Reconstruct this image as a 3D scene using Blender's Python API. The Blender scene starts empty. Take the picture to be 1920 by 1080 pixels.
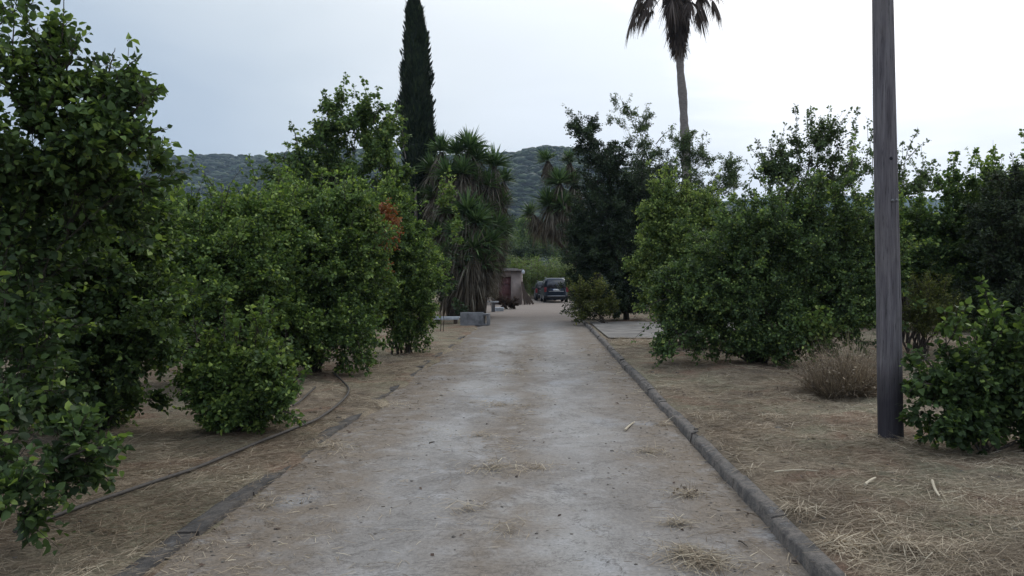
import bpy, bmesh, math, random
import numpy as np
from math import radians, sin, cos, pi
from mathutils import Vector

S = bpy.context.scene
COL = S.collection
rng = np.random.default_rng(7)
random.seed(7)

# ------------------------------------------------------------------ camera, sky, sun, exposure
F = 1500.0                      # focal length in photo pixels (1920 wide)
VX, VY = 1010.0, 525.0          # where the driveway vanishes
EYE = 1.6
cam_d = bpy.data.cameras.new('camera')
cam = bpy.data.objects.new('camera', cam_d); COL.objects.link(cam)
cam.location = (0, 0, EYE); cam.rotation_euler = (pi/2, 0, 0)
cam_d.sensor_width = 36; cam_d.lens = 36*F/1920
cam_d.shift_x = (960-VX)/1920; cam_d.shift_y = (VY-540)/1920
cam_d.clip_start = 0.05; cam_d.clip_end = 9000
S.camera = cam
S.view_settings.view_transform = 'Standard'; S.view_settings.look = 'None'
S.view_settings.exposure = 0.22; S.view_settings.gamma = 1
S.render.resolution_x = 1024; S.render.resolution_y = 576

SUN_AZ, SUN_EL = radians(34), radians(33)     # clockwise from +Y, behind cloud to the right
w = bpy.data.worlds.new('World'); S.world = w; w.use_nodes = True
nt = w.node_tree; nt.nodes.clear()
def wn(t, **k):
    n = nt.nodes.new(t)
    for a, b in k.items(): setattr(n, a, b)
    return n
out = wn('ShaderNodeOutputWorld'); bgd = wn('ShaderNodeBackground')
sky = wn('ShaderNodeTexSky', sky_type='NISHITA', sun_disc=False, sun_elevation=SUN_EL, sun_rotation=SUN_AZ)
tc = wn('ShaderNodeTexCoord')
L = nt.links.new
# overcast layer: brighter towards the veiled sun, streaky altostratus
sep = wn('ShaderNodeSeparateXYZ'); L(tc.outputs['Generated'], sep.inputs[0])
sund = Vector((sin(SUN_AZ)*cos(SUN_EL), cos(SUN_AZ)*cos(SUN_EL), sin(SUN_EL)))
dot = wn('ShaderNodeVectorMath', operation='DOT_PRODUCT'); nrm = wn('ShaderNodeVectorMath', operation='NORMALIZE')
L(tc.outputs['Generated'], nrm.inputs[0]); L(nrm.outputs[0], dot.inputs[0]); dot.inputs[1].default_value = sund
mp = wn('ShaderNodeMapping'); mp.inputs['Scale'].default_value = (1.2, 1.2, 5.0); L(nrm.outputs[0], mp.inputs[0])
noi = wn('ShaderNodeTexNoise'); noi.inputs['Scale'].default_value = 1.7; noi.inputs['Detail'].default_value = 5; noi.inputs['Distortion'].default_value = 0.4
L(mp.outputs[0], noi.inputs['Vector'])
ma = wn('ShaderNodeMath', operation='MULTIPLY_ADD'); L(noi.outputs[0], ma.inputs[0]); ma.inputs[1].default_value = 0.26
ma.inputs[2].default_value = -0.13
ad = wn('ShaderNodeMath', operation='ADD'); L(dot.outputs['Value'], ad.inputs[0]); L(ma.outputs[0], ad.inputs[1])
glow = wn('ShaderNodeValToRGB'); L(ad.outputs[0], glow.inputs[0])
cr = glow.color_ramp
cr.elements[0].position = 0.0; cr.elements[0].color = (0.50, 0.58, 0.70, 1)
cr.elements[1].position = 1.0; cr.elements[1].color = (1.7, 1.72, 1.75, 1)
for p, c in ((0.50, (0.43, 0.515, 0.615, 1)), (0.63, (0.57, 0.645, 0.715, 1)), (0.77, (0.75, 0.81, 0.86, 1)), (0.86, (0.84, 0.90, 0.97, 1)), (0.925, (1.12, 1.14, 1.17, 1))):
    e = cr.elements.new(p); e.color = c
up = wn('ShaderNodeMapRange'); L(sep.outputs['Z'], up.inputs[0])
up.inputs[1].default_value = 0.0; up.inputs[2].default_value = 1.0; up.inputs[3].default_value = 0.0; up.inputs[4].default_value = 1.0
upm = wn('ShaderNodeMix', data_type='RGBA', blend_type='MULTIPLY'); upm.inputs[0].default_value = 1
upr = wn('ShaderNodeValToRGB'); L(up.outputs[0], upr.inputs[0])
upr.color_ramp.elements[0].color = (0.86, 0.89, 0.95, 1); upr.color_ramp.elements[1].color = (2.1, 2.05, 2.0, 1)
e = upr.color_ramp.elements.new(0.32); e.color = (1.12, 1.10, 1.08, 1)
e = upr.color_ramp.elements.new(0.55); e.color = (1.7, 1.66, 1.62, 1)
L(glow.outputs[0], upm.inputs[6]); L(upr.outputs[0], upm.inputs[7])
skm = wn('ShaderNodeMix', data_type='RGBA', blend_type='MULTIPLY'); skm.inputs[0].default_value = 1
L(sky.outputs[0], skm.inputs[6]); skm.inputs[7].default_value = (0.07, 0.07, 0.07, 1)
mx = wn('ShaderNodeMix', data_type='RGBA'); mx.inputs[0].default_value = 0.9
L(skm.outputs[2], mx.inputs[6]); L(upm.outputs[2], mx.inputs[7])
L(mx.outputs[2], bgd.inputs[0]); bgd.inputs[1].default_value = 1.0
L(bgd.outputs[0], out.inputs[0])

sd = bpy.data.lights.new('sun', 'SUN'); sd.energy = 0.5; sd.angle = radians(35); sd.color = (1, 0.96, 0.9)
so = bpy.data.objects.new('sun', sd); COL.objects.link(so)
so.rotation_euler = Vector(sund).to_track_quat('Z', 'Y').to_euler()

# ------------------------------------------------------------------ helpers
def W(px, py, D): return np.array([(px-VX)/F*D, D, EYE+(VY-py)/F*D])
def G(px, py):                       # a point of the ground plane seen at (px, py)
    D = EYE*F/(py-VY); return ((px-VX)/F*D, D)

def link(o, parent=None):
    COL.objects.link(o)
    if parent: o.parent = parent
    return o
def tag(o, label=None, cat=None, group=None, kind=None):
    if label: o['label'] = label
    if cat: o['category'] = cat
    if group: o['group'] = group
    if kind: o['kind'] = kind
    return o
def empty(name, loc=(0, 0, 0), rz=0):
    o = bpy.data.objects.new(name, None); o.location = loc; o.rotation_euler = (0, 0, rz); o.empty_display_size = 0.2
    return link(o)

def npmesh(name, V, Q, mat, parent=None, attr=None, smooth=False):
    """V (n,3); Q list of arrays (m,k) of face indices; attr per-vertex floats"""
    if not isinstance(Q, (list, tuple)): Q = [Q]
    me = bpy.data.meshes.new(name)
    V = np.ascontiguousarray(V, dtype=np.float32)
    if parent is not None: V = V - np.array(parent.location, dtype=np.float32)
    me.vertices.add(len(V)); me.vertices.foreach_set('co', V.ravel())
    li = np.concatenate([q.ravel() for q in Q]).astype(np.int32)
    tot = np.concatenate([np.full(len(q), q.shape[1]) for q in Q]).astype(np.int32)
    st = np.concatenate([[0], np.cumsum(tot)[:-1]]).astype(np.int32)
    me.loops.add(len(li)); me.loops.foreach_set('vertex_index', li)
    me.polygons.add(len(tot)); me.polygons.foreach_set('loop_start', st); me.polygons.foreach_set('loop_total', tot)
    if smooth: me.polygons.foreach_set('use_smooth', np.ones(len(tot), dtype=bool))
    if attr is not None:
        a = me.attributes.new('tint', 'FLOAT', 'POINT'); a.data.foreach_set('value', np.asarray(attr, dtype=np.float32))
    me.update(calc_edges=True); me.validate()
    me.materials.append(mat)
    return link(bpy.data.objects.new(name, me), parent)

def norm(v): return v/np.maximum(np.linalg.norm(v, axis=-1, keepdims=True), 1e-9)
def rdir(n, r=None):
    r = rng if r is None else r
    return norm(r.normal(size=(n, 3)))

class Acc:                           # collects arrays of vertices and faces for one mesh
    def __init__(s): s.V = []; s.Q = {}; s.A = []; s.n = 0
    def add(s, V, Q, a=None):
        s.V.append(V); s.A.append(np.full(len(V), 0.5) if a is None else a)
        s.Q.setdefault(Q.shape[1], []).append(Q+s.n); s.n += len(V)
    def build(s, name, mat, parent=None, smooth=False):
        return npmesh(name, np.concatenate(s.V), [np.concatenate(q) for q in s.Q.values()], mat, parent, np.concatenate(s.A), smooth)

# leaf outlines: x across, y along, z lift
LEAF = {
 'broad': (np.array([[0, 0, 0], [-.40, .22, .10], [-.42, .62, .10], [0, 1.05, -.14], [.42, .62, .10], [.40, .22, .10]]), np.array([[0, 3, 2, 1], [0, 5, 4, 3]])),
 'lance': (np.array([[0, 0, 0], [-.15, .45, .03], [0, 1, -.06], [.15, .45, .03]]), np.array([[0, 3, 2, 1]])),
 'oval':  (np.array([[0, 0, 0], [-.27, .5, .06], [0, 1, -.08], [.27, .5, .06]]), np.array([[0, 3, 2, 1]])),
 'spray': (np.array([[-.08, 0, 0], [-.13, .6, .0], [.0, 1, 0.04], [.12, .55, .0]]), np.array([[0, 3, 2, 1]])),
}
def add_leaves(acc, P, D, N, size, shape, tint):
    T, Fc = LEAF[shape]; n = len(P); k = len(T)
    D = norm(D); N = norm(N - D*np.sum(N*D, -1, keepdims=True)); X = np.cross(D, N)
    curl = rng.uniform(-.3, 2.6, n); wx = rng.uniform(.62, 1.08, n)[:, None, None]
    V = P[:, None, :] + size[:, None, None]*(wx*T[None, :, 0:1]*X[:, None, :] + T[None, :, 1:2]*D[:, None, :] + (T[None, :, 2:3]*curl[:, None, None])*N[:, None, :])
    Q = (Fc[None] + (np.arange(n)*k)[:, None, None]).reshape(-1, Fc.shape[1])
    acc.add(V.reshape(-1, 3), Q, np.repeat(tint, k))

def add_tubes(acc, A, B, RA, RB, sides=4):
    """straight tapered tubes, vectorised"""
    n = len(A); D = norm(B-A); U = np.cross(D, np.array([0.31, 0.22, 0.92])); U = norm(U); Wv = np.cross(D, U)
    th = np.arange(sides)/sides*2*pi
    ring = np.cos(th)[None, :, None]*U[:, None, :] + np.sin(th)[None, :, None]*Wv[:, None, :]
    V = np.concatenate([A[:, None, :]+ring*RA[:, None, None], B[:, None, :]+ring*RB[:, None, None]], axis=1)
    i = np.arange(sides); j = (i+1) % sides
    q = np.stack([i, j, j+sides, i+sides], 1)
    Q = (q[None]+(np.arange(n)*2*sides)[:, None, None]).reshape(-1, 4)
    acc.add(V.reshape(-1, 3), Q, np.repeat(rng.random(n), 2*sides))

def add_path(acc, P, R, sides=8, cap=True, a=0.5):
    """one tube along points P with radii R"""
    P = np.asarray(P, float); n = len(P); R = np.broadcast_to(np.asarray(R, float), (n,))
    T = norm(np.gradient(P, axis=0)); ref = np.array([0.1, 0.97, 0.2]) if abs(T[0][1]) < .8 else np.array([0.97, .1, .2])
    U = norm(np.cross(T, ref)); Wv = np.cross(T, U); th = np.arange(sides)/sides*2*pi
    V = P[:, None]+R[:, None, None]*(np.cos(th)[None, :, None]*U[:, None]+np.sin(th)[None, :, None]*Wv[:, None])
    i = np.arange(sides); j = (i+1) % sides
    q = np.stack([i, j, j+sides, i+sides], 1)
    Q = (q[None]+(np.arange(n-1)*sides)[:, None, None]).reshape(-1, 4)
    V = V.reshape(-1, 3)
    acc.add(V, Q, np.full(len(V), a))
    if cap:
        acc.add(V[-sides:], np.arange(sides)[None, :], np.full(sides, a)); acc.add(V[:sides], np.arange(sides)[None, ::-1], np.full(sides, a))

def add_blades(acc, P, D, Ln, Wd, droop, K=3, taper=(1, 1, .7, .08), tint=None, side=None):
    """ribbon blades bending under gravity"""
    n = len(P); D = norm(D); t = np.linspace(0, 1, K+1)
    Sd = norm(np.cross(D, np.array([0.02, 0.03, 1.0]) + rng.normal(size=(n, 3))*.35)) if side is None else side
    C = P[:, None]+D[:, None]*(Ln[:, None]*t)[..., None]
    C[..., 2] -= (droop*Ln)[:, None]*t**2
    wv = np.interp(t, np.linspace(0, 1, len(taper)), taper)
    off = Sd[:, None]*(Wd[:, None]*wv*.5)[..., None]
    V = np.stack([C-off, C+off], 2).reshape(n, -1, 3)
    q = np.array([[2*i, 2*i+1, 2*i+3, 2*i+2] for i in range(K)])
    Q = (q[None]+(np.arange(n)*2*(K+1))[:, None, None]).reshape(-1, 4)
    tint = rng.random(n) if tint is None else tint
    acc.add(V.reshape(-1, 3), Q, np.repeat(tint, 2*(K+1)))

def snoise(p, seed, f=1.0, n=7):
    r = np.random.default_rng(seed); o = 0
    for i in range(n):
        k = r.normal(size=3)*f*(1+.45*i); o = o+np.sin(p@k+r.uniform(0, 6.28))/(1+.35*i)
    return o/2.6

def sm(a, b, x):
    t = np.clip((x-a)/(b-a), 0, 1); return t*t*(3-2*t)

def gridmesh(name, xs, ys, zf, mat, parent=None):
    X, Y = np.meshgrid(xs, ys); Z = zf(X, Y)
    V = np.stack([X, Y, Z], -1).reshape(-1, 3); nx, ny = len(xs), len(ys)
    i = (np.arange(ny-1)[:, None]*nx+np.arange(nx-1)[None]).ravel()
    return npmesh(name, V, np.stack([i, i+1, i+nx+1, i+nx], 1), mat, parent, smooth=True)

# ------------------------------------------------------------------ materials
def mat(name):
    m = bpy.data.materials.new(name); m.use_nodes = True
    n = m.node_tree.nodes; b = n['Principled BSDF']; return m, n, m.node_tree.links.new, b
def noise(n, l, scale, detail=4, rough=.55, vec=None, dist=0, sc=None):
    t = n.new('ShaderNodeTexNoise'); t.inputs['Scale'].default_value = scale; t.inputs['Detail'].default_value = detail
    t.inputs['Roughness'].default_value = rough; t.inputs['Distortion'].default_value = dist
    if vec is None:
        g = n.new('ShaderNodeNewGeometry'); vec = g.outputs['Position']
    if sc:
        mpp = n.new('ShaderNodeMapping'); mpp.inputs['Scale'].default_value = sc; l(vec, mpp.inputs[0]); vec = mpp.outputs[0]
    l(vec, t.inputs['Vector']); return t.outputs[0]
def ramp(n, l, src, stops, interp='LINEAR'):
    r = n.new('ShaderNodeValToRGB'); l(src, r.inputs[0]); c = r.color_ramp; c.interpolation = interp
    c.elements[0].position = stops[0][0]; c.elements[0].color = (*stops[0][1], 1)
    c.elements[1].position = stops[-1][0]; c.elements[1].color = (*stops[-1][1], 1)
    for p, k in stops[1:-1]: e = c.elements.new(p); e.color = (*k, 1)
    return r.outputs[0]
def mix(n, l, f, a, b, mode='MIX'):
    m = n.new('ShaderNodeMix'); m.data_type = 'RGBA'; m.blend_type = mode
    for s, v in ((0, f), (6, a), (7, b)):
        if isinstance(v, (int, float)): m.inputs[s].default_value = v
        elif isinstance(v, tuple): m.inputs[s].default_value = (*v, 1)
        else: l(v, m.inputs[s])
    return m.outputs[2]
def bump(n, l, b, h, st=.5, d=.02):
    k = n.new('ShaderNodeBump'); k.inputs['Strength'].default_value = st; k.inputs['Distance'].default_value = d
    l(h, k.inputs['Height']); l(k.outputs[0], b.inputs['Normal'])
def g3(v): return (v, v, v)

def leaf_mat(name, cols, trans=.3, rough=.6, back=1.25, spec=.22, tr_tint=(1.2, 1.28, .65)):
    m, n, l, b = mat(name)
    at = n.new('ShaderNodeAttribute'); at.attribute_name = 'tint'
    c = ramp(n, l, at.outputs['Fac'], [(i/(len(cols)-1), k) for i, k in enumerate(cols)])
    ns = noise(n, l, 1.6, 2)
    c = mix(n, l, .5, c, mix(n, l, 1.0, c, ramp(n, l, ns, [(.3, g3(.55)), (.7, g3(1.5))]), 'MULTIPLY'))
    ge = n.new('ShaderNodeNewGeometry'); c2 = mix(n, l, ge.outputs['Backfacing'], c, mix(n, l, 1.0, c, (back, back, back*.95), 'MULTIPLY'))
    l(c2, b.inputs['Base Color']); b.inputs['Roughness'].default_value = rough; b.inputs['Specular IOR Level'].default_value = spec
    tr = n.new('ShaderNodeBsdfTranslucent'); l(mix(n, l, 1.0, c, tr_tint, 'MULTIPLY'), tr.inputs[0])
    ms = n.new('ShaderNodeMixShader'); ms.inputs[0].default_value = trans
    l(b.outputs[0], ms.inputs[1]); l(tr.outputs[0], ms.inputs[2]); l(ms.outputs[0], n['Material Output'].inputs[0])
    return m
def plain(name, col, rough=.8, var=.25, scale=8, metal=0, spec=.3, bmp=0, sc=None):
    m, n, l, b = mat(name)
    t = noise(n, l, scale, 6, .6, sc=sc)
    c = mix(n, l, 1.0, col, ramp(n, l, t, [(.3, g3(1-var)), (.7, g3(1+var))]), 'MULTIPLY')
    l(c, b.inputs['Base Color']); b.inputs['Roughness'].default_value = rough; b.inputs['Metallic'].default_value = metal
    b.inputs['Specular IOR Level'].default_value = spec
    if bmp: bump(n, l, b, t, bmp, .02)
    return m

M = {}
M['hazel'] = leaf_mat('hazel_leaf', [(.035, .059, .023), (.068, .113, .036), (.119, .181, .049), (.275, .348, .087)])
M['hazel_near'] = leaf_mat('hazel_leaf_large', [(.027, .045, .019), (.051, .083, .030), (.087, .138, .041), (.225, .300, .075)])
M['hazel_blue'] = leaf_mat('hazel_leaf_cool', [(.038, .062, .027), (.072, .115, .042), (.122, .180, .056), (.28, .34, .10)])
M['lime'] = leaf_mat('light_leaf', [(.049, .083, .029), (.083, .133, .039), (.130, .195, .055), (.286, .338, .098)])
M['evergreen'] = leaf_mat('evergreen_leaf', [(.015, .025, .015), (.025, .040, .020), (.037, .057, .026), (.069, .098, .037)], .15)
M['dark'] = leaf_mat('dark_leaf', [(.017, .026, .016), (.029, .042, .021), (.042, .060, .026), (.078, .104, .039)], .15)
M['carob'] = leaf_mat('carob_leaf', [(.041, .062, .030), (.068, .100, .043), (.105, .146, .059), (.162, .203, .081)], .25)
M['cypress'] = leaf_mat('cypress_leaf', [(.009, .016, .011), (.014, .024, .014), (.022, .036, .018), (.040, .055, .022)], .1)
M['olive_y'] = leaf_mat('yellow_leaf', [(.054, .066, .022), (.090, .102, .029), (.132, .144, .036), (.204, .192, .060)])
M['orange'] = leaf_mat('withered_leaf', [(.14, .045, .018), (.22, .075, .025), (.28, .11, .035), (.20, .12, .05)], .25, tr_tint=(1, 1, .8))
M['reed'] = leaf_mat('reed_leaf', [(.067, .104, .028), (.104, .162, .038), (.152, .209, .052), (.228, .266, .095)])
M['far'] = leaf_mat('far_leaf', [(.014, .027, .012), (.022, .040, .016), (.036, .058, .022), (.07, .10, .04)], .1)
M['yucca'] = leaf_mat('yucca_blade', [(.039, .072, .033), (.065, .111, .046), (.098, .156, .058), (.156, .221, .091)], .15, .4)
M['yucca_dry'] = leaf_mat('yucca_dry_blade', [(.044, .033, .022), (.088, .069, .048), (.138, .112, .081), (.250, .225, .175)], .1, .8, tr_tint=(1, 1, .8))
M['palm_dry'] = leaf_mat('palm_dry_blade', [(.045, .032, .026), (.075, .055, .045), (.11, .085, .07), (.17, .14, .12)], .1, .8, tr_tint=(1, 1, .8))
M['palm_green'] = leaf_mat('palm_blade', [(.03, .05, .02), (.05, .08, .03), (.07, .10, .04), (.10, .13, .05)], .15)
M['straw'] = leaf_mat('straw_blade', [(.12, .085, .056), (.215, .165, .115), (.34, .272, .19), (.58, .50, .37)], .12, .8, tr_tint=(1, 1, .9))
M['drygrass'] = leaf_mat('dry_grass_blade', [(.085, .062, .045), (.15, .112, .08), (.22, .17, .12), (.33, .27, .19)], .15, .8, tr_tint=(1, 1, .9))
M['brownbush'] = leaf_mat('brown_leaf', [(.035, .022, .017), (.055, .033, .026), (.08, .05, .038), (.11, .075, .055)], .1, .8, tr_tint=(1, 1, .8))
M['bark'] = plain('bark', (.055, .045, .036), .9, .4, 20, bmp=.6)
M['bark_pale'] = plain('bark_pale', (.12, .105, .09), .9, .35, 20, bmp=.6)
M['palm_trunk'] = plain('palm_trunk', (.19, .165, .15), .9, .35, 3, bmp=.8, sc=(2, 2, 6))
M['hose'] = plain('hose_rubber', (.055, .047, .040), .7, .3, 30)
M['black'] = plain('rubber', (.015, .015, .016), .8, .2, 20)
M['apron'] = plain('apron_concrete', (.165, .15, .135), .9, .45, 1.8, bmp=.4)
M['conc'] = plain('concrete', (.165, .165, .17), .9, .55, 3.5, bmp=.4)
M['white'] = plain('white_paint', (.45, .47, .50), .7, .25, 5)
M['wood_dark'] = plain('dark_plank', (.085, .062, .048), .85, .4, 6, sc=(6, 6, 1))
M['door'] = plain('door_paint', (.085, .032, .032), .7, .35, 5)
M['plaster'] = plain('plaster', (.25, .205, .185), .9, .2, 3, bmp=.2)
M['roof'] = plain('roof_slab', (.20, .18, .165), .9, .35, 6)

# hill
def hill_mat():
    m, n, l, b = mat('hillside')
    t = noise(n, l, .03, 6, .7); t2 = noise(n, l, .25, 4, .7)
    c = ramp(n, l, t, [(.35, (.016, .030, .016)), (.55, (.028, .045, .022)), (.7, (.055, .065, .035))])
    l(mix(n, l, 1., c, ramp(n, l, t2, [(.3, g3(.6)), (.7, g3(1.4))]), 'MULTIPLY'), b.inputs['Base Color'])
    b.inputs['Roughness'].default_value = 1; b.inputs['Specular IOR Level'].default_value = 0; return m
M['hill'] = hill_mat()

def ground_mat():
    m, n, l, b = mat('dry_soil_and_straw')
    big = noise(n, l, .45, 4, .6); mid = noise(n, l, 2.3, 5, .65); fine = noise(n, l, 26, 6, .75, sc=(1, 1.6, 1)); fib = noise(n, l, 55, 4, .7, sc=(.35, 1.8, 1), dist=2.0)
    c = ramp(n, l, mid, [(.28, (.080, .062, .047)), (.42, (.155, .122, .090)), (.56, (.245, .198, .142)), (.70, (.31, .255, .182)), (.8, (.17, .137, .104))])
    c = mix(n, l, ramp(n, l, big, [(.47, g3(0)), (.58, g3(.8))]), c, (.20, .185, .125))
    red = noise(n, l, .9, 3, .5, dist=.5)
    c = mix(n, l, ramp(n, l, red, [(.52, g3(0)), (.62, g3(.7))]), c, (.215, .13, .092))
    c = mix(n, l, 1., c, ramp(n, l, fib, [(.30, g3(.42)), (.5, g3(.95)), (.70, g3(1.9))]), 'MULTIPLY')
    c = mix(n, l, 1., c, ramp(n, l, fine, [(.3, g3(.7)), (.7, g3(1.3))]), 'MULTIPLY')
    ge = n.new('ShaderNodeNewGeometry'); sp = n.new('ShaderNodeSeparateXYZ'); l(ge.outputs['Position'], sp.inputs[0])
    mr = n.new('ShaderNodeMapRange'); l(sp.outputs['Y'], mr.inputs[0]); mr.inputs[1].default_value = 60; mr.inputs[2].default_value = 110
    c = mix(n, l, mr.outputs[0], c, (.05, .075, .03))
    l(c, b.inputs['Base Color']); b.inputs['Roughness'].default_value = .95; b.inputs['Specular IOR Level'].default_value = .1
    bump(n, l, b, fib, .9, .02); return m
M['ground'] = ground_mat()

def drive_mat():
    m, n, l, b = mat('worn_concrete_track')
    ge = n.new('ShaderNodeNewGeometry'); pos = ge.outputs['Position']
    sp = n.new('ShaderNodeSeparateXYZ'); l(pos, sp.inputs[0])
    big = noise(n, l, .55, 5, .6, sc=(1.2, .6, 1)); mid = noise(n, l, 2.6, 6, .7); fine = noise(n, l, 38, 6, .8); 
    base = ramp(n, l, big, [(.33, (.165, .151, .138)), (.47, (.245, .230, .215)), (.58, (.31, .298, .283)), (.75, (.215, .202, .188))])
    base = mix(n, l, ramp(n, l, mid, [(.50, g3(0)), (.66, g3(.6))]), base, (.37, .36, .355))
    # dirt and straw dust in the middle and along the edges, clean wheel tracks between
    wob = noise(n, l, .8, 3, .6); wm = n.new('ShaderNodeMath'); wm.operation = 'MULTIPLY_ADD'; l(wob, wm.inputs[0]); wm.inputs[1].default_value = 1.0; l(sp.outputs['X'], wm.inputs[2])
    xr = n.new('ShaderNodeMapRange'); l(wm.outputs[0], xr.inputs[0]); xr.inputs[1].default_value = -2.1+.5; xr.inputs[2].default_value = 1.6+.5
    dirt = ramp(n, l, xr.outputs[0], [(0, g3(1)), (.17, g3(.9)), (.27, g3(.2)), (.36, g3(.10)), (.50, g3(.85)), (.64, g3(.15)), (.74, g3(.30)), (.88, g3(.9)), (1, g3(1))])
    dn = ramp(n, l, noise(n, l, 3.1, 6, .7), [(.32, g3(.35)), (.50, g3(1))])
    dm = mix(n, l, 1., dirt, dn, 'MULTIPLY')
    c = mix(n, l, dm, base, (.18, .145, .112))
    blue = noise(n, l, .9, 4, .6, sc=(1, .7, 1)); c = mix(n, l, ramp(n, l, blue, [(.58, g3(0)), (.68, g3(.55))]), c, (.29, .29, .295))
    dk = noise(n, l, 1.3, 5, .6, dist=.3); c = mix(n, l, ramp(n, l, dk, [(.64, g3(0)), (.74, g3(.6))]), c, (.095, .09, .09))
    c = mix(n, l, 1., c, ramp(n, l, fine, [(.28, g3(.62)), (.5, g3(1)), (.72, g3(1.3))]), 'MULTIPLY')
    sp1 = noise(n, l, 17, 3, .8, dist=1.2); sp2 = noise(n, l, 2.2, 3, .6)
    c = mix(n, l, mix(n, l, 1., ramp(n, l, sp1, [(.69, g3(0)), (.74, g3(.8))]), ramp(n, l, sp2, [(.42, g3(0)), (.6, g3(1))]), 'MULTIPLY'), c, (.06, .05, .042))
    ck = noise(n, l, 1.1, 8, .75, dist=.6)
    c = mix(n, l, ramp(n, l, ck, [(.487, g3(0)), (.497, g3(.55)), (.503, g3(.55)), (.513, g3(0))]), c, (.08, .07, .062))
    far = n.new('ShaderNodeMapRange'); l(sp.outputs['Y'], far.inputs[0]); far.inputs[1].default_value = 24; far.inputs[2].default_value = 36
    c = mix(n, l, far.outputs[0], c, mix(n, l, noise(n, l, .7, 5, .6, sc=(.5, 1.5, 1)), (.15, .12, .10), (.24, .205, .18)))
    l(c, b.inputs['Base Color']); b.inputs['Roughness'].default_value = .93; b.inputs['Specular IOR Level'].default_value = .2
    hs = mix(n, l, .5, fine, mid); bump(n, l, b, hs, .8, .02); return m
M['drive'] = drive_mat()

def kerb_mat(k=1.0, nm='old_kerb_concrete'):
    m, n, l, b = mat(nm)
    a = noise(n, l, 3, 6, .7); f = noise(n, l, 30, 6, .75)
    c = ramp(n, l, a, [(.32, (.040, .035, .032)), (.44, (.09, .080, .072)), (.54, (.155, .132, .112)), (.62, (.065, .056, .05)), (.72, (.23, .22, .215))])
    c = mix(n, l, 1., c, ramp(n, l, f, [(.3, g3(.6)), (.7, g3(1.35))]), 'MULTIPLY')
    c = mix(n, l, 1., c, g3(k), 'MULTIPLY'); l(c, b.inputs['Base Color']); b.inputs['Roughness'].default_value = .9; bump(n, l, b, f, .9, .02); return m
M['kerb'] = kerb_mat(.95); M['kerb_dark'] = kerb_mat(.55, 'damp_kerb_concrete')

def pole_mat():
    m, n, l, b = mat('weathered_pole_wood')
    a = noise(n, l, 3, 6, .65, sc=(9, 9, .5)); f = noise(n, l, 12, 6, .7, sc=(9, 9, .35)); st = noise(n, l, 1.4, 4, .6)
    c = ramp(n, l, a, [(.3, (.075, .066, .070)), (.5, (.125, .112, .118)), (.7, (.19, .175, .175))])
    c = mix(n, l, ramp(n, l, st, [(.5, g3(0)), (.7, g3(.5))]), c, (.17, .15, .135))
    ck = ramp(n, l, f, [(.36, g3(.30)), (.44, g3(1.0)), (.7, g3(1.15))]); c = mix(n, l, 1., c, ck, 'MULTIPLY')
    ge = n.new('ShaderNodeNewGeometry'); sp = n.new('ShaderNodeSeparateXYZ'); l(ge.outputs['Position'], sp.inputs[0])
    zz = n.new('ShaderNodeMath'); zz.operation = 'MULTIPLY_ADD'; l(st, zz.inputs[0]); zz.inputs[1].default_value = .35; l(sp.outputs['Z'], zz.inputs[2])
    # creosote-treated butt of the pole
    c = mix(n, l, ramp(n, l, zz.outputs[0], [(.62, g3(.82)), (.85, g3(.5)), (1.25, g3(0))]), c, (.022, .020, .026))
    l(c, b.inputs['Base Color']); b.inputs['Roughness'].default_value = .8; b.inputs['Specular IOR Level'].default_value = .25
    bump(n, l, b, f, .8, .012); return m
M['pole'] = pole_mat()

# ------------------------------------------------------------------ ground, drive, kerbs
def xl(y): return -2.07 - 2.6*sm(33, 44, y) + .025*np.sin(y*1.3)+.02*np.sin(y*3.1+1)
def xr_(y): return 1.46 + .14*sm(5, 28, y) + 2.6*sm(36, 50, y)
def gh(x, y):
    x = np.asarray(x, float); y = np.asarray(y, float)
    ins = sm(xl(y)-.12, xl(y)+.12, x+.05*np.sin(y*2.3)+.03*np.sin(y*7+x*3))*(1-sm(xr_(y)+.04, xr_(y)+.13, x))*(1-sm(78, 80, y))
    nz = .020*np.sin(x*1.7+y*.6)+.016*np.sin(x*3.9-y*2.3+1)+.012*np.sin(x*7.1+y*5.3)+.008*np.sin(x*13-y*11)
    nz = nz*(1-sm(60, 120, np.hypot(x, y)))
    right = .085*sm(0, 1.5, x)*(1-sm(30, 40, y))*(1-.6*sm(3, 8, x))
    pav = sm(1.7, 1.8, x)*(1-sm(7.3, 7.6, x))*sm(20.6, 20.9, y)*(1-sm(29.2, 29.5, y))
    o = right+nz*np.where(x > 0, 1, .8)*(.35+.65*sm(.1, .8, np.abs(x-np.where(x > 0, 1.7, -2.2))))+np.where(x > 0, 0, .012)
    o = o*(1-pav)+pav*.045
    return o*(1-ins)-.06*ins
def axis(d0, d1, step, far, n=26):
    g = np.geomspace(step*2, far, n)
    return np.concatenate([(d0-g)[::-1], np.arange(d0, d1, step), d1+g])
xs = axis(-9, 9, .075, 3500); ys = axis(1.5, 24, .09, 4200, 40)
ys = ys[ys > -40]; 
tag(gridmesh('ground', xs, ys, gh, M['ground']), 'dry brown soil strewn with cut straw', 'ground', kind='structure')

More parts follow.
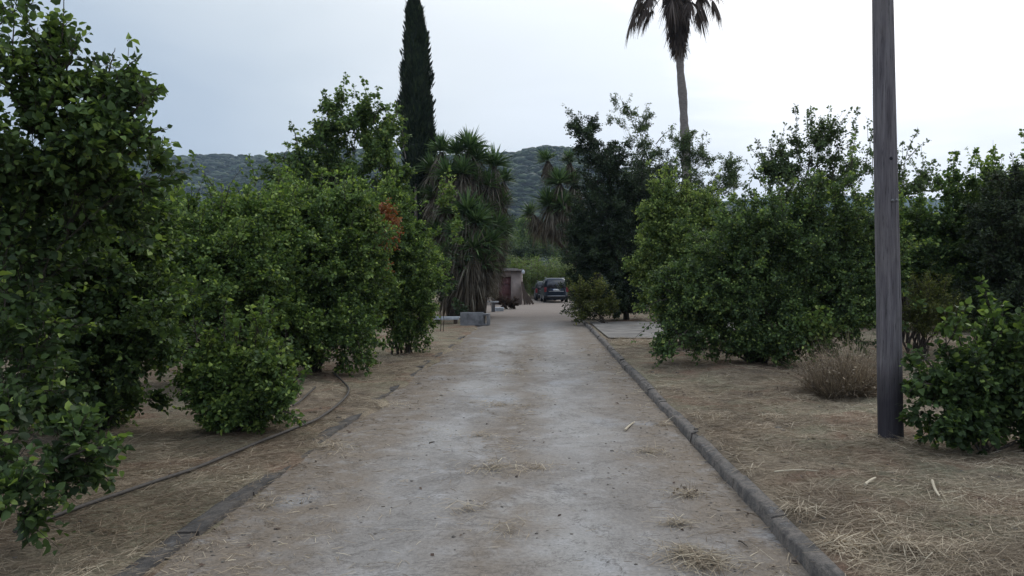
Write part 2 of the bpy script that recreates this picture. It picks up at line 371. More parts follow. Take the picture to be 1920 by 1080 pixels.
def drive_h(X, Y): return -.035*(1-sm(0, .22, X-xl(Y)))*sm(8, 10, Y)+.006*np.sin(X*2.1+Y*.5)+.005*np.sin(X*4.3-Y*1.9)+.003*np.sin(X*11+Y*9)
ny = 500; ty = np.concatenate([np.linspace(1.0, 36, 380), np.linspace(36.4, 79, 90)]); us = np.linspace(0, 1, 60)
Yg, Ug = np.meshgrid(ty, us, indexing='ij'); x0 = xl(Yg)-.08; x1 = xr_(Yg)+.02; Xg = x0+(x1-x0)*Ug
V = np.stack([Xg, Yg, drive_h(Xg, Yg)+.004], -1).reshape(-1, 3); nx = len(us)
i = (np.arange(len(ty)-1)[:, None]*nx+np.arange(nx-1)[None]).ravel()
tag(npmesh('driveway', V, np.stack([i, i+1, i+nx+1, i+nx], 1), M['drive'], smooth=True), 'pale worn concrete driveway with dusty patches', 'driveway', kind='structure')
tag(gridmesh('side_pavement', np.linspace(1.84, 7.3, 30), np.linspace(21, 29.1, 30), lambda X, Y: .085+.004*np.sin(X*3+Y), M['apron']),
    'grey concrete apron right of the driveway', 'pavement', kind='structure')

def kerb(name, x, wdt, h, y0, y1, seg, rough, label, drift=None, m='kerb', sink=None):
    acc = Acc(); y = y0; r = np.random.default_rng(3)
    while y < y1:
        ln = seg*r.uniform(.85, 1.1); n = max(6, int(ln/.06)); yy = np.linspace(y+.011, y+ln-.011, n)
        prof = np.array([[0, -.12], [0, h*.80], [.03, h], [wdt*.5, h*1.03], [wdt-.02, h], [wdt, -.12]])
        ox = r.uniform(-.013, .013); oz = r.uniform(-.014, .010); tilt = r.uniform(-.014, .014)
        P = np.zeros((n, 6, 3))
        for k, yk in enumerate(yy):
            P[k, :, 0] = x+ox+prof[:, 0]+(drift(yk) if drift else 0); P[k, :, 1] = yk; P[k, :, 2] = prof[:, 1]+oz+tilt*(yk-y)-(sink(yk) if sink else 0)
        chip = rough*np.abs(snoise(P.reshape(-1, 3)*np.array([8, 3, 8]), 5)).reshape(n, 6)
        P[:, 1:3, 0] += chip[:, 1:3]*.9; P[:, 2:4, 2] -= chip[:, 2:4]*.6
        big = np.clip(snoise(P.reshape(-1, 3)*np.array([1, 2.2, 1]), 11).reshape(n, 6)-.45, 0, 1)
        P[:, 1:3, 0] += big[:, 1:3]*.11; P[:, 1:3, 2] -= big[:, 1:3]*.07
        idx = np.arange(n-1)[:, None]*6+np.arange(5)[None]; idx = idx.ravel()
        acc.add(P.reshape(-1, 3), np.stack([idx, idx+6, idx+7, idx+1], 1))
        acc.add(P[0], np.array([[0, 1, 2, 3, 4, 5]])); acc.add(P[-1], np.array([[5, 4, 3, 2, 1, 0]]))
        y += ln
    return tag(acc.build(name, M[m]), label, 'kerb', kind='structure')
kerb('kerb_right', 1.475, .125, .095, 2.2, 31, 1.05, .042, 'raised worn concrete kerb along the right side of the driveway', drift=lambda y: .14*sm(5, 28, y)+.008*math.sin(y*1.7))
kerb('kerb_left', -2.27, .17, .040, 2.2, 23, 1.0, .014, 'flush dark kerb half buried along the left side of the driveway', m='kerb_dark', sink=lambda y: .016+.022*sm(8, 11, y)+.008*math.sin(y*1.1), drift=lambda y: 0)

# hills with woodland
RIDGE = {
 'centre': (850, [(300, 420), (430, 350), (520, 300), (600, 288), (700, 276), (800, 285), (900, 300), (945, 296), (960, 291), (1000, 282), (1050, 276), (1100, 280), (1180, 325), (1300, 372), (1450, 405), (1700, 440)]),
 'left': (1150, [(-900, 380), (-500, 330), (-200, 306), (0, 298), (300, 296), (380, 299), (430, 304), (480, 307), (560, 320), (800, 370), (1000, 430)]),
 'right': (2300, [(1000, 430), (1250, 395), (1400, 374), (1560, 366), (1750, 376), (1850, 380), (2000, 372), (2300, 390), (2700, 430)]),
}
canopy_spots = []
for key, (D, pts) in RIDGE.items():
    pts = np.array(pts, float); pxs = np.linspace(pts[0, 0], pts[-1, 0], 420); pys = np.interp(pxs, pts[:, 0], pts[:, 1])
    pys = np.convolve(np.pad(pys, 6, mode='edge'), np.ones(13)/13, 'valid')
    hz = EYE+(VY-pys)/F*D-5; t = np.linspace(-1, 1, 110)
    X = (pxs-VX)/F*D; T, XX = np.meshgrid(t, X, indexing='ij'); HH = np.broadcast_to(hz, T.shape)
    Y = D+T*D*.42; prof = np.cos(T*pi/2)**1.25
    env = prof
    Xw = XX*(Y/D); nzz = snoise(np.stack([Xw, Y, 0*Y], -1).reshape(-1, 3)/D*9, 4).reshape(T.shape)
    Z = HH*env*(1+.12*nzz*np.sin(np.clip((T+1), 0, 1)*pi)) - 3*(1-env)
    Z[T > 0] = np.minimum(Z[T > 0], (HH*(1-.2*T))[T > 0])
    nx = len(X); i = (np.arange(109)[:, None]*nx+np.arange(nx-1)[None]).ravel()
    V = np.stack([Xw, Y, Z], -1)
    tag(npmesh('hill', V.reshape(-1, 3), np.stack([i, i+1, i+nx+1, i+nx], 1), M['hill'], smooth=True), 'wooded hill rising behind the trees', 'hill', kind='structure')
    if key != 'right':
        n = 34000 if key == 'centre' else 24000
        ti = rng.integers(5, 60, n); xi = rng.integers(0, nx, n)
        canopy_spots.append((V[ti, xi]+rng.normal(size=(n, 3))*np.array([2.5, 2.5, 0]), rng.uniform(.9, 2.2, n)*(1+1.3*(rng.random(n) < .12))*D/850))
bm = bmesh.new(); bmesh.ops.create_icosphere(bm, subdivisions=1, radius=1)
ico = np.array([v.co[:] for v in bm.verts]); icf = np.array([[v.index for v in f.verts] for f in bm.faces]); bm.free()
acc = Acc()
for C, R in canopy_spots:
    n = len(C); jit = 1+rng.uniform(-.3, .35, (n, len(ico), 1))
    V = C[:, None]+ico[None]*jit*R[:, None, None]*np.array([1.25, 1.25, .55])+np.array([0, 0, 1])*R[:, None, None]*.4
    Q = (icf[None]+(np.arange(n)*len(ico))[:, None, None]).reshape(-1, 3)
    acc.add(V.reshape(-1, 3), Q, np.repeat(rng.random(n), len(ico)))
tag(acc.build('hill_forest', M['far']), 'dense dark woodland covering the distant hills', 'forest', kind='stuff')

# ------------------------------------------------------------------ plants
def lobes_px(ls):
    """(px, py, rx, ry, D[, depth factor]) -> centre, radii in metres"""
    o = []
    for l in ls:
        px, py, rx, ry, D = l[:5]; k = l[5] if len(l) > 5 else 1.0
        o.append((W(px, py, D), np.array([rx/F*D, (rx+ry)/2/F*D*k, ry/F*D])))
    return o

def plant(name, label, cat, base, lobes, twigs, leafm='hazel', shape='broad', size=.10, per=11, tl=.42, stems=7, stem_r=.03, barkm='bark',
          group=None, up=.45, rough=.25, shoots=(), gaps=.0, seed=1, inner=.35, droop=.15, tint=(0.15, .65), single=False, extra=None, sprouts=None):
    if sprouts is None: sprouts = 26
    twigs = int(twigs*1.45); size = size*.88
    r = np.random.default_rng(seed); bx, by = base; root = empty(name, (bx, by, float(gh(bx, by))-.02)); tag(root, label, cat, group)
    lb = [(c, q*.95) for c, q in lobes_px(lobes)]; vol = np.array([np.prod(q)**.72 for _, q in lb])
    nsp = max(10, twigs//14); cnt = np.maximum(3, r.multinomial(nsp, vol/vol.sum())); A0, B0, O0 = [], [], []
    for (C, q), n in zip(lb, cnt):                     # each spray is a side branch that carries a plume of twigs
        n2 = int(n*(1+gaps))+2; d = norm(rdir(n2, r)+np.array([0, 0, .18])); reach = np.where(r.random(n2) < .18, r.uniform(1.1, 1.38, n2), r.uniform(.55, 1.1, n2))*(1+rough*snoise(d*2.6+C*1.7, seed+5))
        tip = C+d*q*reach[:, None]
        if gaps > 0:
            g = snoise(tip/(np.mean(q))*2.0, seed+9); k = np.argsort(-g)[:n]; tip, d = tip[k], d[k]
        st = C+(tip-C)*r.uniform(-.05, .5, (len(tip), 1)); st[:, 2] -= .28*q[2]*r.random(len(tip)); A0.append(st); B0.append(tip); O0.append(norm((tip-C)/q))
    A0, B0, O0 = map(np.concatenate, (A0, B0, O0)); k = B0[:, 2] > gh(B0[:, 0], B0[:, 1])+.06; A0, B0, O0 = A0[k], B0[k], O0[k]
    A0[:, 2] = np.maximum(A0[:, 2], gh(A0[:, 0], A0[:, 1])+.05); k = r.integers(0, len(A0), twigs); ts = r.random(twigs)**.8; vv = (B0-A0)[k]; Lv = np.linalg.norm(vv, axis=1, keepdims=True)
    P = A0[k]+vv*ts[:, None]+np.array([0, 0, .10])*Lv*np.sin(ts*pi)[:, None]; O = norm(vv/Lv*.8+rdir(twigs, r)*(.95-.45*ts[:, None]))
    gz = gh(P[:, 0], P[:, 1]); kk = P[:, 2] > gz+.04; P, O, ts = P[kk], O[kk], ts[kk]
    cen = np.average([c for c, _ in lb], axis=0, weights=vol)
    # limbs
    trunk = Acc(); base3 = np.array([bx, by, float(gh(bx, by))-.05]); LP = []; LR = []
    hub = base3.copy()
    if single:
        hub = base3+(cen-base3)*np.array([.5, .5, .45]); tt = np.linspace(0, 1, 7)[:, None]
        pp = base3+(hub-base3)*tt+r.normal(size=(7, 3))*.04*(tt*(1-tt)*4); pp[0] = base3
        add_path(trunk, pp, np.linspace(stem_r*1.25, stem_r*.8, 7), 9)
    idx = r.choice(len(P), stems, replace=len(P) < stems)
    for j in idx:
        e = P[j]*.8+hub*.2; c1 = hub+(e-hub)*.4+np.array([0, 0, .18*np.linalg.norm(e-hub)]); t = np.linspace(0, 1, 12)[:, None]
        pt = (1-t)**2*hub+2*t*(1-t)*c1+t*t*e+r.normal(size=(12, 3))*.03*np.linalg.norm(e-hub)*t*(1-t)*3
        off = r.normal(size=3)*np.array([1, 1, 0])*stem_r*(.5 if single else 3.0); pt = pt+off*(1-t)
        rr = stem_r*(.6 if single else 1)*r.uniform(.6, 1.1)*(1-.85*t[:, 0]); add_path(trunk, pt, rr, 6); LP.append(pt); LR.append(rr)
    LP = np.concatenate(LP); LR = np.concatenate(LR)
    dd = np.linalg.norm(A0[:, None]-LP[None], axis=2)+.35*np.maximum(0, LP[None, :, 2]-A0[:, None, 2]); near = dd.argmin(1)
    A = LP[near]; rb = np.minimum(LR[near]*.6, .006+.010*tl); Mi = A+(A0-A)*.5+np.array([0, 0, .05])*np.linalg.norm(A0-A, axis=1, keepdims=True)
    add_tubes(trunk, A, Mi, rb, rb*.85, 4); add_tubes(trunk, Mi, A0, rb*.85, rb*.7, 4)
    Ms = (A0+B0)/2+np.array([0, 0, .10])*np.linalg.norm(B0-A0, axis=1, keepdims=True); add_tubes(trunk, A0, Ms, rb*.7, rb*.4, 4); add_tubes(trunk, Ms, B0, rb*.4, rb*.15+.001, 4)
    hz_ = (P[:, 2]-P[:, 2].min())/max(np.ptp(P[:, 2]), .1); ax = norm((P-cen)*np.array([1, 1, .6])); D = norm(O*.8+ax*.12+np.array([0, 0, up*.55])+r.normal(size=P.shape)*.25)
    Ls = tl*r.uniform(.4, 1.0, len(P))*(1.05-.45*ts)
    acc = Acc()
    def foliage(acc, P, D, Ls, per, tw=True, up_t=0):
        n = len(P); E = P+D*Ls[:, None]; 
        if tw: add_tubes(trunk, P, E, np.full(n, .0028+size*.01), np.full(n, .0012), 3)
        t = (np.arange(per)+.5)/per; t = .08+.92*t
        tt = np.clip(t[None]+r.uniform(-.04, .04, (n, per)), .02, 1.0)
        Q = P[:, None]+D[:, None]*(Ls[:, None]*tt)[..., None]
        sd = norm(np.cross(D, np.array([0, 0, 1.])+r.normal(size=D.shape)*.6)); sg = np.where(np.arange(per) % 2 == 0, 1, -1)[None, :, None]
        ld = D[:, None]*.55+sd[:, None]*sg*.85+r.normal(size=(n, per, 3))*.38-np.array([0, 0, droop])
        Q = Q+norm(ld)*size*.22
        nn = np.array([0, 0, .75])+r.normal(size=(n, per, 3))*.75
        sz = size*r.uniform(.45, 1.15, (n, per))*(1-.30*tt**3)
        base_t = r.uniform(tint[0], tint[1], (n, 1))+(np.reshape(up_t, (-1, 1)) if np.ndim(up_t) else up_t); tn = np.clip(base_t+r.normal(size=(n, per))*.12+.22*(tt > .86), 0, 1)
        tn = np.where(r.random((n, per)) < .04, 1.0, tn)
        add_leaves(acc, Q.reshape(-1, 3), ld.reshape(-1, 3), nn.reshape(-1, 3), sz.ravel(), shape, tn.ravel())
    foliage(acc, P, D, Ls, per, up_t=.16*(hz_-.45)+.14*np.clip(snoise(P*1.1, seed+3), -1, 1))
    if sprouts:
        sc_ = O[:, 2]*.9+hz_+r.random(len(P))*.7; ks = np.argsort(-sc_)[:sprouts*4]; ks = r.choice(ks, min(sprouts, len(ks)), replace=False)
        for j in ks:
            a = P[j]; ln = tl*r.uniform(.9, 2.1); dv = norm(np.array([O[j, 0]*.6, O[j, 1]*.6, .9])+r.normal(size=3)*.22); m_ = max(3, int(5*ln/tl)); t = np.linspace(0, 1, 5)[:, None]
            pt = a+dv*ln*t+r.normal(size=(5, 3))*.02*ln; add_path(trunk, pt, np.linspace(.006+size*.02, .0015, 5), 4, cap=False)
            tq = np.sort(r.uniform(.15, 1, m_)); q = a+dv*ln*tq[:, None]; foliage(acc, q, norm(dv*.9+rdir(m_, r)*.7), tl*.5*(1.2-tq)*r.uniform(.5, 1, m_), max(3, per//2), up_t=.22)
    for s in shoots:                     # (px0, py0, px1, py1, D, leaves, leafy side twigs)
        a = W(s[0], s[1], s[4]); b = W(s[2], s[3], s[4]+r.uniform(-.3, .3)); n = s[5]; t = np.linspace(0, 1, 9)[:, None]
        bend = np.array([0, 0, 1])*np.linalg.norm(b-a)*.08; pt = a+(b-a)*t+bend*np.sin(t*pi)+r.normal(size=(9, 3))*.012*np.linalg.norm(b-a)
        add_path(trunk, pt, np.linspace(max(stem_r*.28, .008), .002, 9), 5)
        tq = r.uniform(.05, 1, n); q = np.stack([np.interp(tq, t[:, 0], pt[:, c]) for c in range(3)], 1)
        dq = norm(norm(b-a)*.8+rdir(n, r)*.75); foliage(acc, q, dq, tl*.6*r.uniform(.3, 1, n)*(1.15-tq), max(3, per//3))
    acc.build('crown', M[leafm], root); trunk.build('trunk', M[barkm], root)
    if extra:
        lbx, n, mname, pname, plab = extra; a2 = Acc()
        for (C, R) in lobes_px(lbx):
            d = rdir(n, r); p = C+d*R*(r.random((n, 1))**.4); foliage(a2, p, norm(d+np.array([0, 0, -.2])+r.normal(size=(n, 3))*.4), tl*.7*r.uniform(.5, 1, n), per)
        o = a2.build(pname, M[mname], root); o['label'] = plab
    return root

HZ = 'hazel bushes along the driveway'
# left side, near to far
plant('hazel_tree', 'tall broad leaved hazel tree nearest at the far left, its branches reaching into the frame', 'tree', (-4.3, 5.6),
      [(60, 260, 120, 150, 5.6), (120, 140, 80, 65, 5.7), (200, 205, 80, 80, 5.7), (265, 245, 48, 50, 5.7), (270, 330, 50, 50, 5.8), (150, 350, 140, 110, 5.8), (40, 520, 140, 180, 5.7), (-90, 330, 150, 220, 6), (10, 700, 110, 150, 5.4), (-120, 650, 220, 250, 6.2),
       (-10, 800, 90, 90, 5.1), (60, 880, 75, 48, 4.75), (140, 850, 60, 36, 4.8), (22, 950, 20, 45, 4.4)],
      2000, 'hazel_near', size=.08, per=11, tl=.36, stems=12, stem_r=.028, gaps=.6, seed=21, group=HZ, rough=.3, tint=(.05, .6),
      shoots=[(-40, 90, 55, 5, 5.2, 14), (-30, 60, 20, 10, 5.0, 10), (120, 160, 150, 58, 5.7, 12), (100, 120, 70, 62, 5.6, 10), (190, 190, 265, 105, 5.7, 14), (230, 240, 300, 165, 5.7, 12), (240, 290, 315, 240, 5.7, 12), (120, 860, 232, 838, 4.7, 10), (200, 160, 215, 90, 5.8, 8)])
plant('hazel_bush', 'dense dark hazel bush behind the nearest tree at the left, reaching down to the ground', 'bush', (-4.7, 8.4),
      [(190, 500, 150, 150, 8.4), (150, 660, 170, 140, 8.3), (270, 450, 80, 80, 8.6), (250, 600, 95, 110, 8.3), (60, 560, 150, 190, 8.8), (150, 760, 110, 50, 8.4)],
      2900, 'hazel_near', size=.08, per=11, tl=.38, stems=14, seed=22, group=HZ, inner=.25)
plant('hazel_shrub', 'low leafy hazel shrub with upright young shoots standing by the hose', 'shrub', G(450, 812),
      [(450, 725, 90, 68, 8.5), (390, 705, 45, 48, 8.6), (500, 705, 45, 48, 8.4), (450, 775, 100, 34, 8.4), (525, 755, 36, 42, 8.2)],
      1350, 'hazel', size=.068, per=11, tl=.28, stems=14, stem_r=.016, seed=23, group=HZ, inner=.25,
      shoots=[(420, 640, 424, 565, 8.5, 20), (480, 640, 497, 560, 8.5, 26), (510, 680, 545, 632, 8.3, 16), (450, 640, 452, 596, 8.5, 14), (540, 730, 585, 690, 8.2, 12), (370, 640, 362, 590, 8.6, 12), (530, 770, 575, 800, 8.0, 10)])
plant('hazel_bush', 'broad bright green hazel bush rising behind the low shrub with shoots', 'bush', G(400, 735),
      [(400, 500, 120, 120, 12), (340, 450, 90, 80, 12.3), (470, 440, 90, 75, 12.5), (430, 620, 120, 100, 11.8), (330, 590, 90, 110, 12), (490, 530, 80, 110, 12), (540, 600, 80, 90, 12.6), (500, 430, 80, 60, 12.6)],
      3600, 'hazel', size=.08, per=11, tl=.42, stems=12, seed=24, group=HZ, inner=.3, shoots=[(400, 400, 392, 350, 12.2, 14), (330, 400, 322, 362, 12.2, 10)])
plant('hazel_bush', 'large bright green hazel bush overhanging the straw verge, left of the withered orange leaves', 'bush', G(590, 700),
      [(600, 430, 100, 80, 14), (550, 400, 90, 65, 14.2), (640, 500, 80, 100, 13.8), (560, 540, 100, 110, 13.6), (630, 620, 75, 80, 13.3), (540, 640, 80, 60, 13.4), (660, 410, 60, 55, 14.2), (690, 510, 45, 80, 14.5), (670, 580, 50, 80, 14)],
      4400, 'hazel', size=.08, per=11, tl=.42, stems=12, seed=25, group=HZ, inner=.3,
      shoots=[(480, 350, 465, 290, 14, 16), (540, 360, 500, 285, 14, 10), (520, 350, 545, 262, 14.3, 14), (670, 640, 690, 700, 13, 14)])
plant('hazel_bush', 'hazel bush with a patch of withered orange leaves, next to the spiky yucca clump', 'bush', G(752, 664),
      [(755, 480, 60, 95, 17.2), (760, 590, 55, 65, 17), (720, 430, 45, 65, 17.4), (700, 560, 45, 90, 17.2), (790, 560, 33, 90, 17), (735, 390, 35, 35, 17.5)],
      2800, 'hazel', size=.082, per=11, tl=.40, stems=10, seed=26, group=HZ, inner=.3, shoots=[(795, 600, 802, 660, 16.8, 16), (770, 400, 800, 375, 17.3, 12)],
      extra=([(716, 415, 14, 26, 15.4), (700, 468, 14, 34, 15.3), (722, 435, 14, 24, 15.3), (706, 500, 10, 14, 15.2)], 80, 'orange', 'withered_branch', 'withered branch with orange brown leaves'))
plant('young_tree', 'thin young tree with pale yellow green leaves in front of the yucca clump', 'tree', (-2.95, 24.5),
      [(835, 385, 22, 32, 22), (845, 440, 22, 50, 22), (828, 510, 18, 60, 22)], 100, 'lime', size=.11, per=7, tl=.36, stems=2, stem_r=.014, seed=27, up=.6, tint=(.2, .7), sprouts=4)
plant('broadleaf_tree', 'tall light green broadleaf tree standing above the bushes, left of the cypress', 'tree', (-6.2, 26),
      [(655, 235, 75, 62, 26), (600, 270, 50, 58, 26), (715, 275, 50, 60, 26), (640, 340, 110, 70, 26), (730, 340, 45, 60, 26.5), (560, 330, 60, 55, 26), (650, 420, 120, 70, 26)],
      2100, 'lime', size=.15, per=10, tl=.55, stems=18, stem_r=.09, seed=28, gaps=.35, single=True, up=.3, droop=.45, tint=(.0, .6), barkm='bark_pale',
      shoots=[(620, 200, 606, 172, 26, 16), (640, 200, 636, 163, 26, 14), (560, 280, 545, 225, 26, 14), (700, 230, 712, 190, 26, 12), (730, 250, 750, 200, 26, 16), (760, 300, 752, 215, 26.4, 14)])

# right side
plant('evergreen_tree', 'big dark evergreen tree overhanging the right side of the driveway beyond the grey apron', 'tree', (3.4, 31),
      [(1100, 258, 32, 38, 31), (1130, 315, 58, 60, 31), (1150, 400, 85, 85, 31), (1200, 390, 62, 95, 31.5), (1125, 490, 70, 80, 31), (1190, 510, 75, 85, 30.6), (1090, 450, 40, 65, 31), (1090, 530, 38, 50, 31), (1160, 580, 90, 36, 30.6), (1240, 470, 50, 100, 31.5)],
      7500, 'evergreen', 'oval', size=.14, per=12, tl=.42, stems=16, stem_r=.10, seed=31, inner=.3, rough=.22, single=True, up=.4)
plant('carob_tree', 'loose airy tree with small leaves behind the dark evergreen, in front of the palm trunk', 'tree', (6.2, 35),
      [(1160, 210, 30, 24, 35), (1195, 245, 30, 34, 35), (1215, 290, 35, 30, 35), (1275, 285, 40, 42, 35), (1320, 305, 38, 35, 35), (1365, 325, 34, 36, 35), (1230, 340, 75, 45, 35), (1330, 360, 75, 40, 35), (1290, 420, 90, 60, 35)],
      2500, 'carob', 'oval', size=.13, per=11, tl=.45, stems=20, stem_r=.09, seed=32, gaps=.5, single=True, up=.5,
      shoots=[(1180, 215, 1162, 185, 35, 12), (1230, 270, 1262, 240, 35, 12), (1370, 310, 1400, 300, 35, 12), (1260, 260, 1258, 235, 35, 10)])
plant('oleander_shrub', 'yellowish green shrub at the foot of the dark evergreen, beside the driveway', 'shrub', (2.35, 28.2),
      [(1108, 565, 33, 36, 28.2), (1090, 575, 22, 28, 28), (1135, 580, 28, 22, 28.2)], 420, 'olive_y', 'oval', size=.13, per=9, tl=.38, stems=9, stem_r=.02, seed=33, tint=(0, .55), up=.7)
plant('hazel_bush', 'pale green hazel bush between the dark evergreen and the biggest bush on the right', 'bush', (3.1, 18.5),
      [(1280, 470, 75, 90, 18), (1250, 560, 55, 50, 18), (1300, 400, 65, 45, 18.3), (1240, 400, 40, 50, 18.2), (1330, 560, 75, 70, 18), (1215, 500, 30, 50, 18)],
      3200, 'hazel_blue', size=.082, per=11, tl=.44, stems=12, seed=34, group=HZ, inner=.3, tint=(.25, .85),
      shoots=[(1240, 400, 1215, 345, 18.2, 12), (1220, 460, 1195, 430, 18, 10), (1220, 500, 1180, 480, 18, 12), (1240, 540, 1205, 560, 18, 10), (1290, 380, 1300, 340, 18.2, 10)])
plant('hazel_bush', 'biggest hazel bush on the right, reaching the ground with one drooping branch', 'bush', G(1420, 690),
      [(1370, 500, 120, 100, 14.7), (1460, 450, 110, 95, 14.8), (1560, 470, 95, 115, 14.8), (1620, 510, 85, 105, 15), (1340, 590, 105, 75, 14.4), (1450, 590, 125, 90, 14.3), (1570, 590, 95, 80, 14.4), (1280, 560, 65, 65, 14.5), (1440, 655, 120, 34, 14.2), (1249, 655, 24, 20, 13.9), (1275, 625, 34, 22, 14)],
      7000, 'hazel_blue', size=.074, per=11, tl=.40, stems=18, seed=35, group=HZ, inner=.3, tint=(.0, .6),
      shoots=[(1450, 390, 1440, 350, 14.8, 14), (1540, 390, 1552, 350, 14.8, 12), (1290, 620, 1226, 690, 13.8, 30), (1300, 630, 1236, 684, 13.9, 22), (1250, 560, 1195, 590, 14.2, 14), (1240, 600, 1185, 640, 14.1, 6), (1400, 400, 1390, 370, 14.8, 12), (1500, 390, 1500, 345, 14.8, 12)])
plant('almond_tree', 'sparse tree with tall thin shoots against the sky, behind the biggest bush on the right', 'tree', (7.3, 21),
      [(1500, 350, 75, 55, 21), (1580, 340, 65, 60, 21), (1450, 330, 35, 40, 21), (1530, 280, 70, 45, 21)],
      850, 'carob', 'broad', size=.092, per=8, tl=.45, stems=26, stem_r=.045, seed=36, gaps=.8, up=.8,
      shoots=[(1500, 320, 1490, 198, 21, 44), (1475, 330, 1450, 245, 21, 30), (1530, 320, 1545, 228, 21, 34), (1590, 330, 1608, 205, 21, 44), (1560, 330, 1575, 250, 21, 26), (1440, 330, 1418, 262, 21, 22), (1620, 320, 1640, 240, 21, 22), (1430, 350, 1395, 300, 21, 5), (1460, 380, 1470, 232, 21, 24), (1520, 380, 1512, 215, 21, 24), (1550, 380, 1590, 225, 21, 22), (1640, 360, 1625, 215, 21, 10), (1400, 380, 1420, 300, 21, 8)])
plant('almond_tree', 'sparse small tree with one long leaning shoot, just right of the wooden pole', 'tree', (8.9, 20),
      [(1700, 350, 40, 45, 20), (1690, 420, 60, 50, 20), (1740, 340, 18, 18, 20)], 300, 'carob', 'broad', size=.092, per=8, tl=.42, stems=14, stem_r=.05, seed=37, gaps=.7, up=.7,
      shoots=[(1680, 370, 1722, 238, 20, 30), (1700, 300, 1745, 262, 20, 9), (1700, 370, 1760, 310, 20, 20)])
plant('hazel_bush', 'green hazel bush seen between the wooden pole and the dark tree at the right edge', 'bush', (8.3, 17.5),
      [(1715, 450, 60, 75, 17.5), (1780, 420, 65, 80, 17.6), (1740, 520, 95, 60, 17.5), (1800, 360, 40, 32, 17.5), (1820, 500, 60, 90, 17.6), (1660, 500, 60, 80, 17.8)],
      1900, 'hazel', size=.10, per=11, tl=.44, stems=12, seed=38, group=HZ, inner=.3, tint=(0, .6), shoots=[(1790, 350, 1782, 305, 17.5, 12), (1830, 350, 1828, 308, 17.5, 8)])
plant('dark_tree', 'dense dark tree with leafy top at the right edge behind the round leaved bush', 'tree', (9.7, 16.3),
      [(1900, 500, 85, 130, 16.2), (1910, 380, 75, 50, 16.2), (1870, 440, 50, 80, 16), (1960, 450, 90, 140, 16.4), (1880, 590, 90, 50, 16)],
      4000, 'dark', 'oval', size=.11, per=12, tl=.38, stems=14, stem_r=.06, seed=39, inner=.3, rough=.2)
plant('hazel_bush', 'bright leaved hazel growing up behind the dark tree at the right edge', 'bush', (11.2, 18.5),
      [(1890, 350, 70, 34, 18), (1950, 340, 60, 40, 18), (1860, 370, 40, 30, 18)], 620, 'hazel', size=.10, per=10, tl=.4, stems=10, stem_r=.04, seed=40, group=HZ, tint=(.2, .8), shoots=[(1880, 340, 1866, 300, 18, 12)])
plant('yellow_shrub', 'olive yellow feathery shrub on the dry ground just right of the wooden pole', 'shrub', (7.6, 15.8),
      [(1745, 575, 42, 42, 15.8), (1715, 600, 30, 26, 15.8), (1780, 600, 25, 28, 15.8)], 600, 'olive_y', 'lance', size=.10, per=12, tl=.35, stems=14, stem_r=.012, seed=41, up=.9, inner=.15, tint=(0, .5))
plant('hazel_shrub', 'round leaved low bush in the right foreground beside the foot of the pole', 'shrub', G(1850, 858),
      [(1840, 740, 105, 85, 7.3), (1900, 700, 80, 75, 7.3), (1755, 740, 40, 50, 7.2), (1830, 810, 105, 36, 7.2), (1930, 790, 90, 60, 7.3)],
      1050, 'hazel_near', size=.085, per=10, tl=.27, stems=16, stem_r=.014, seed=42, group=HZ, inner=.25, tint=(.1, .6),
      shoots=[(1800, 660, 1793, 575, 7.3, 18), (1860, 650, 1868, 600, 7.3, 14), (1900, 650, 1912, 592, 7.3, 20), (1750, 720, 1705, 735, 7.1, 10), (1750, 690, 1712, 655, 7.1, 10), (1830, 650, 1836, 610, 7.3, 12)])
plant('sapling', 'small pale leafy sapling under the right edge of the biggest bush', 'shrub', G(1525, 690),
      [(1525, 635, 24, 24, 14)], 60, 'lime', size=.10, per=7, tl=.25, stems=5, stem_r=.01, seed=43)

# farther growth
far = [(1640, 470, 27), (1790, 440, 25), (1930, 430, 24), (260, 450, 20), (700, 440, 30), (-330, 300, 24), (-80, 330, 22), (150, 345, 26), (330, 372, 30), (470, 380, 34), (1560, 430, 44), (1440, 420, 50), (1700, 440, 40), (1830, 410, 36), (2050, 360, 30), (2250, 340, 28), (620, 400, 48), (860, 350, 60), (1290, 430, 42)]
FT = 'darker trees filling the background'
side = {-5: 'just behind the wooden pole, nearest of those on the right', -4: 'behind the hazel bush right of the pole', -3: 'behind the dark tree at the right edge', -2: 'in the gap behind the nearest bushes on the left', -1: 'behind the bush with the withered orange leaves', 0: 'outside the left edge of the view, behind the nearest tree', 1: 'behind the nearest hazel tree at the left edge', 2: 'behind the dense hazel bush on the left', 3: 'behind the broad hazel bush, below the left hill',
        4: 'in the dip between the hazel bushes and the left hill', 5: 'behind the sparse tree with tall shoots', 6: 'between the airy tree and the sparse tree', 7: 'behind the wooden pole', 8: 'behind the hazel right of the pole', 9: 'beyond the right edge, behind the dark tree', 10: 'farthest beyond the right edge of the view', 11: 'behind the light green broadleaf tree', 12: 'behind the yucca clump', 13: 'behind the pale hazel on the right'}
for k, (px, py, D) in enumerate(far):
    k -= 5; h = EYE+(VY-py)/F*D; ry = (640-py)/2*1.0; rx = 90*30/D+30
    plant('background_tree', 'dark green background tree '+side[k], 'tree', ((px-VX)/F*D, D),
          [(px, py+ry*.5, rx*.8, ry*.55, D), (px-rx*.4, py+ry, rx*.7, ry*.8, D), (px+rx*.5, py+ry*.9, rx*.7, ry*.75, D), (px, py+ry*1.25, rx, ry*.6, D)],
          900, 'far' if k % 2 else 'hazel', 'oval' if k % 2 else 'broad', size=.20+.003*D, per=9, tl=.55+.006*D, stems=7, stem_r=.07, seed=70+k, group=FT, single=True, rough=.3, gaps=.2)
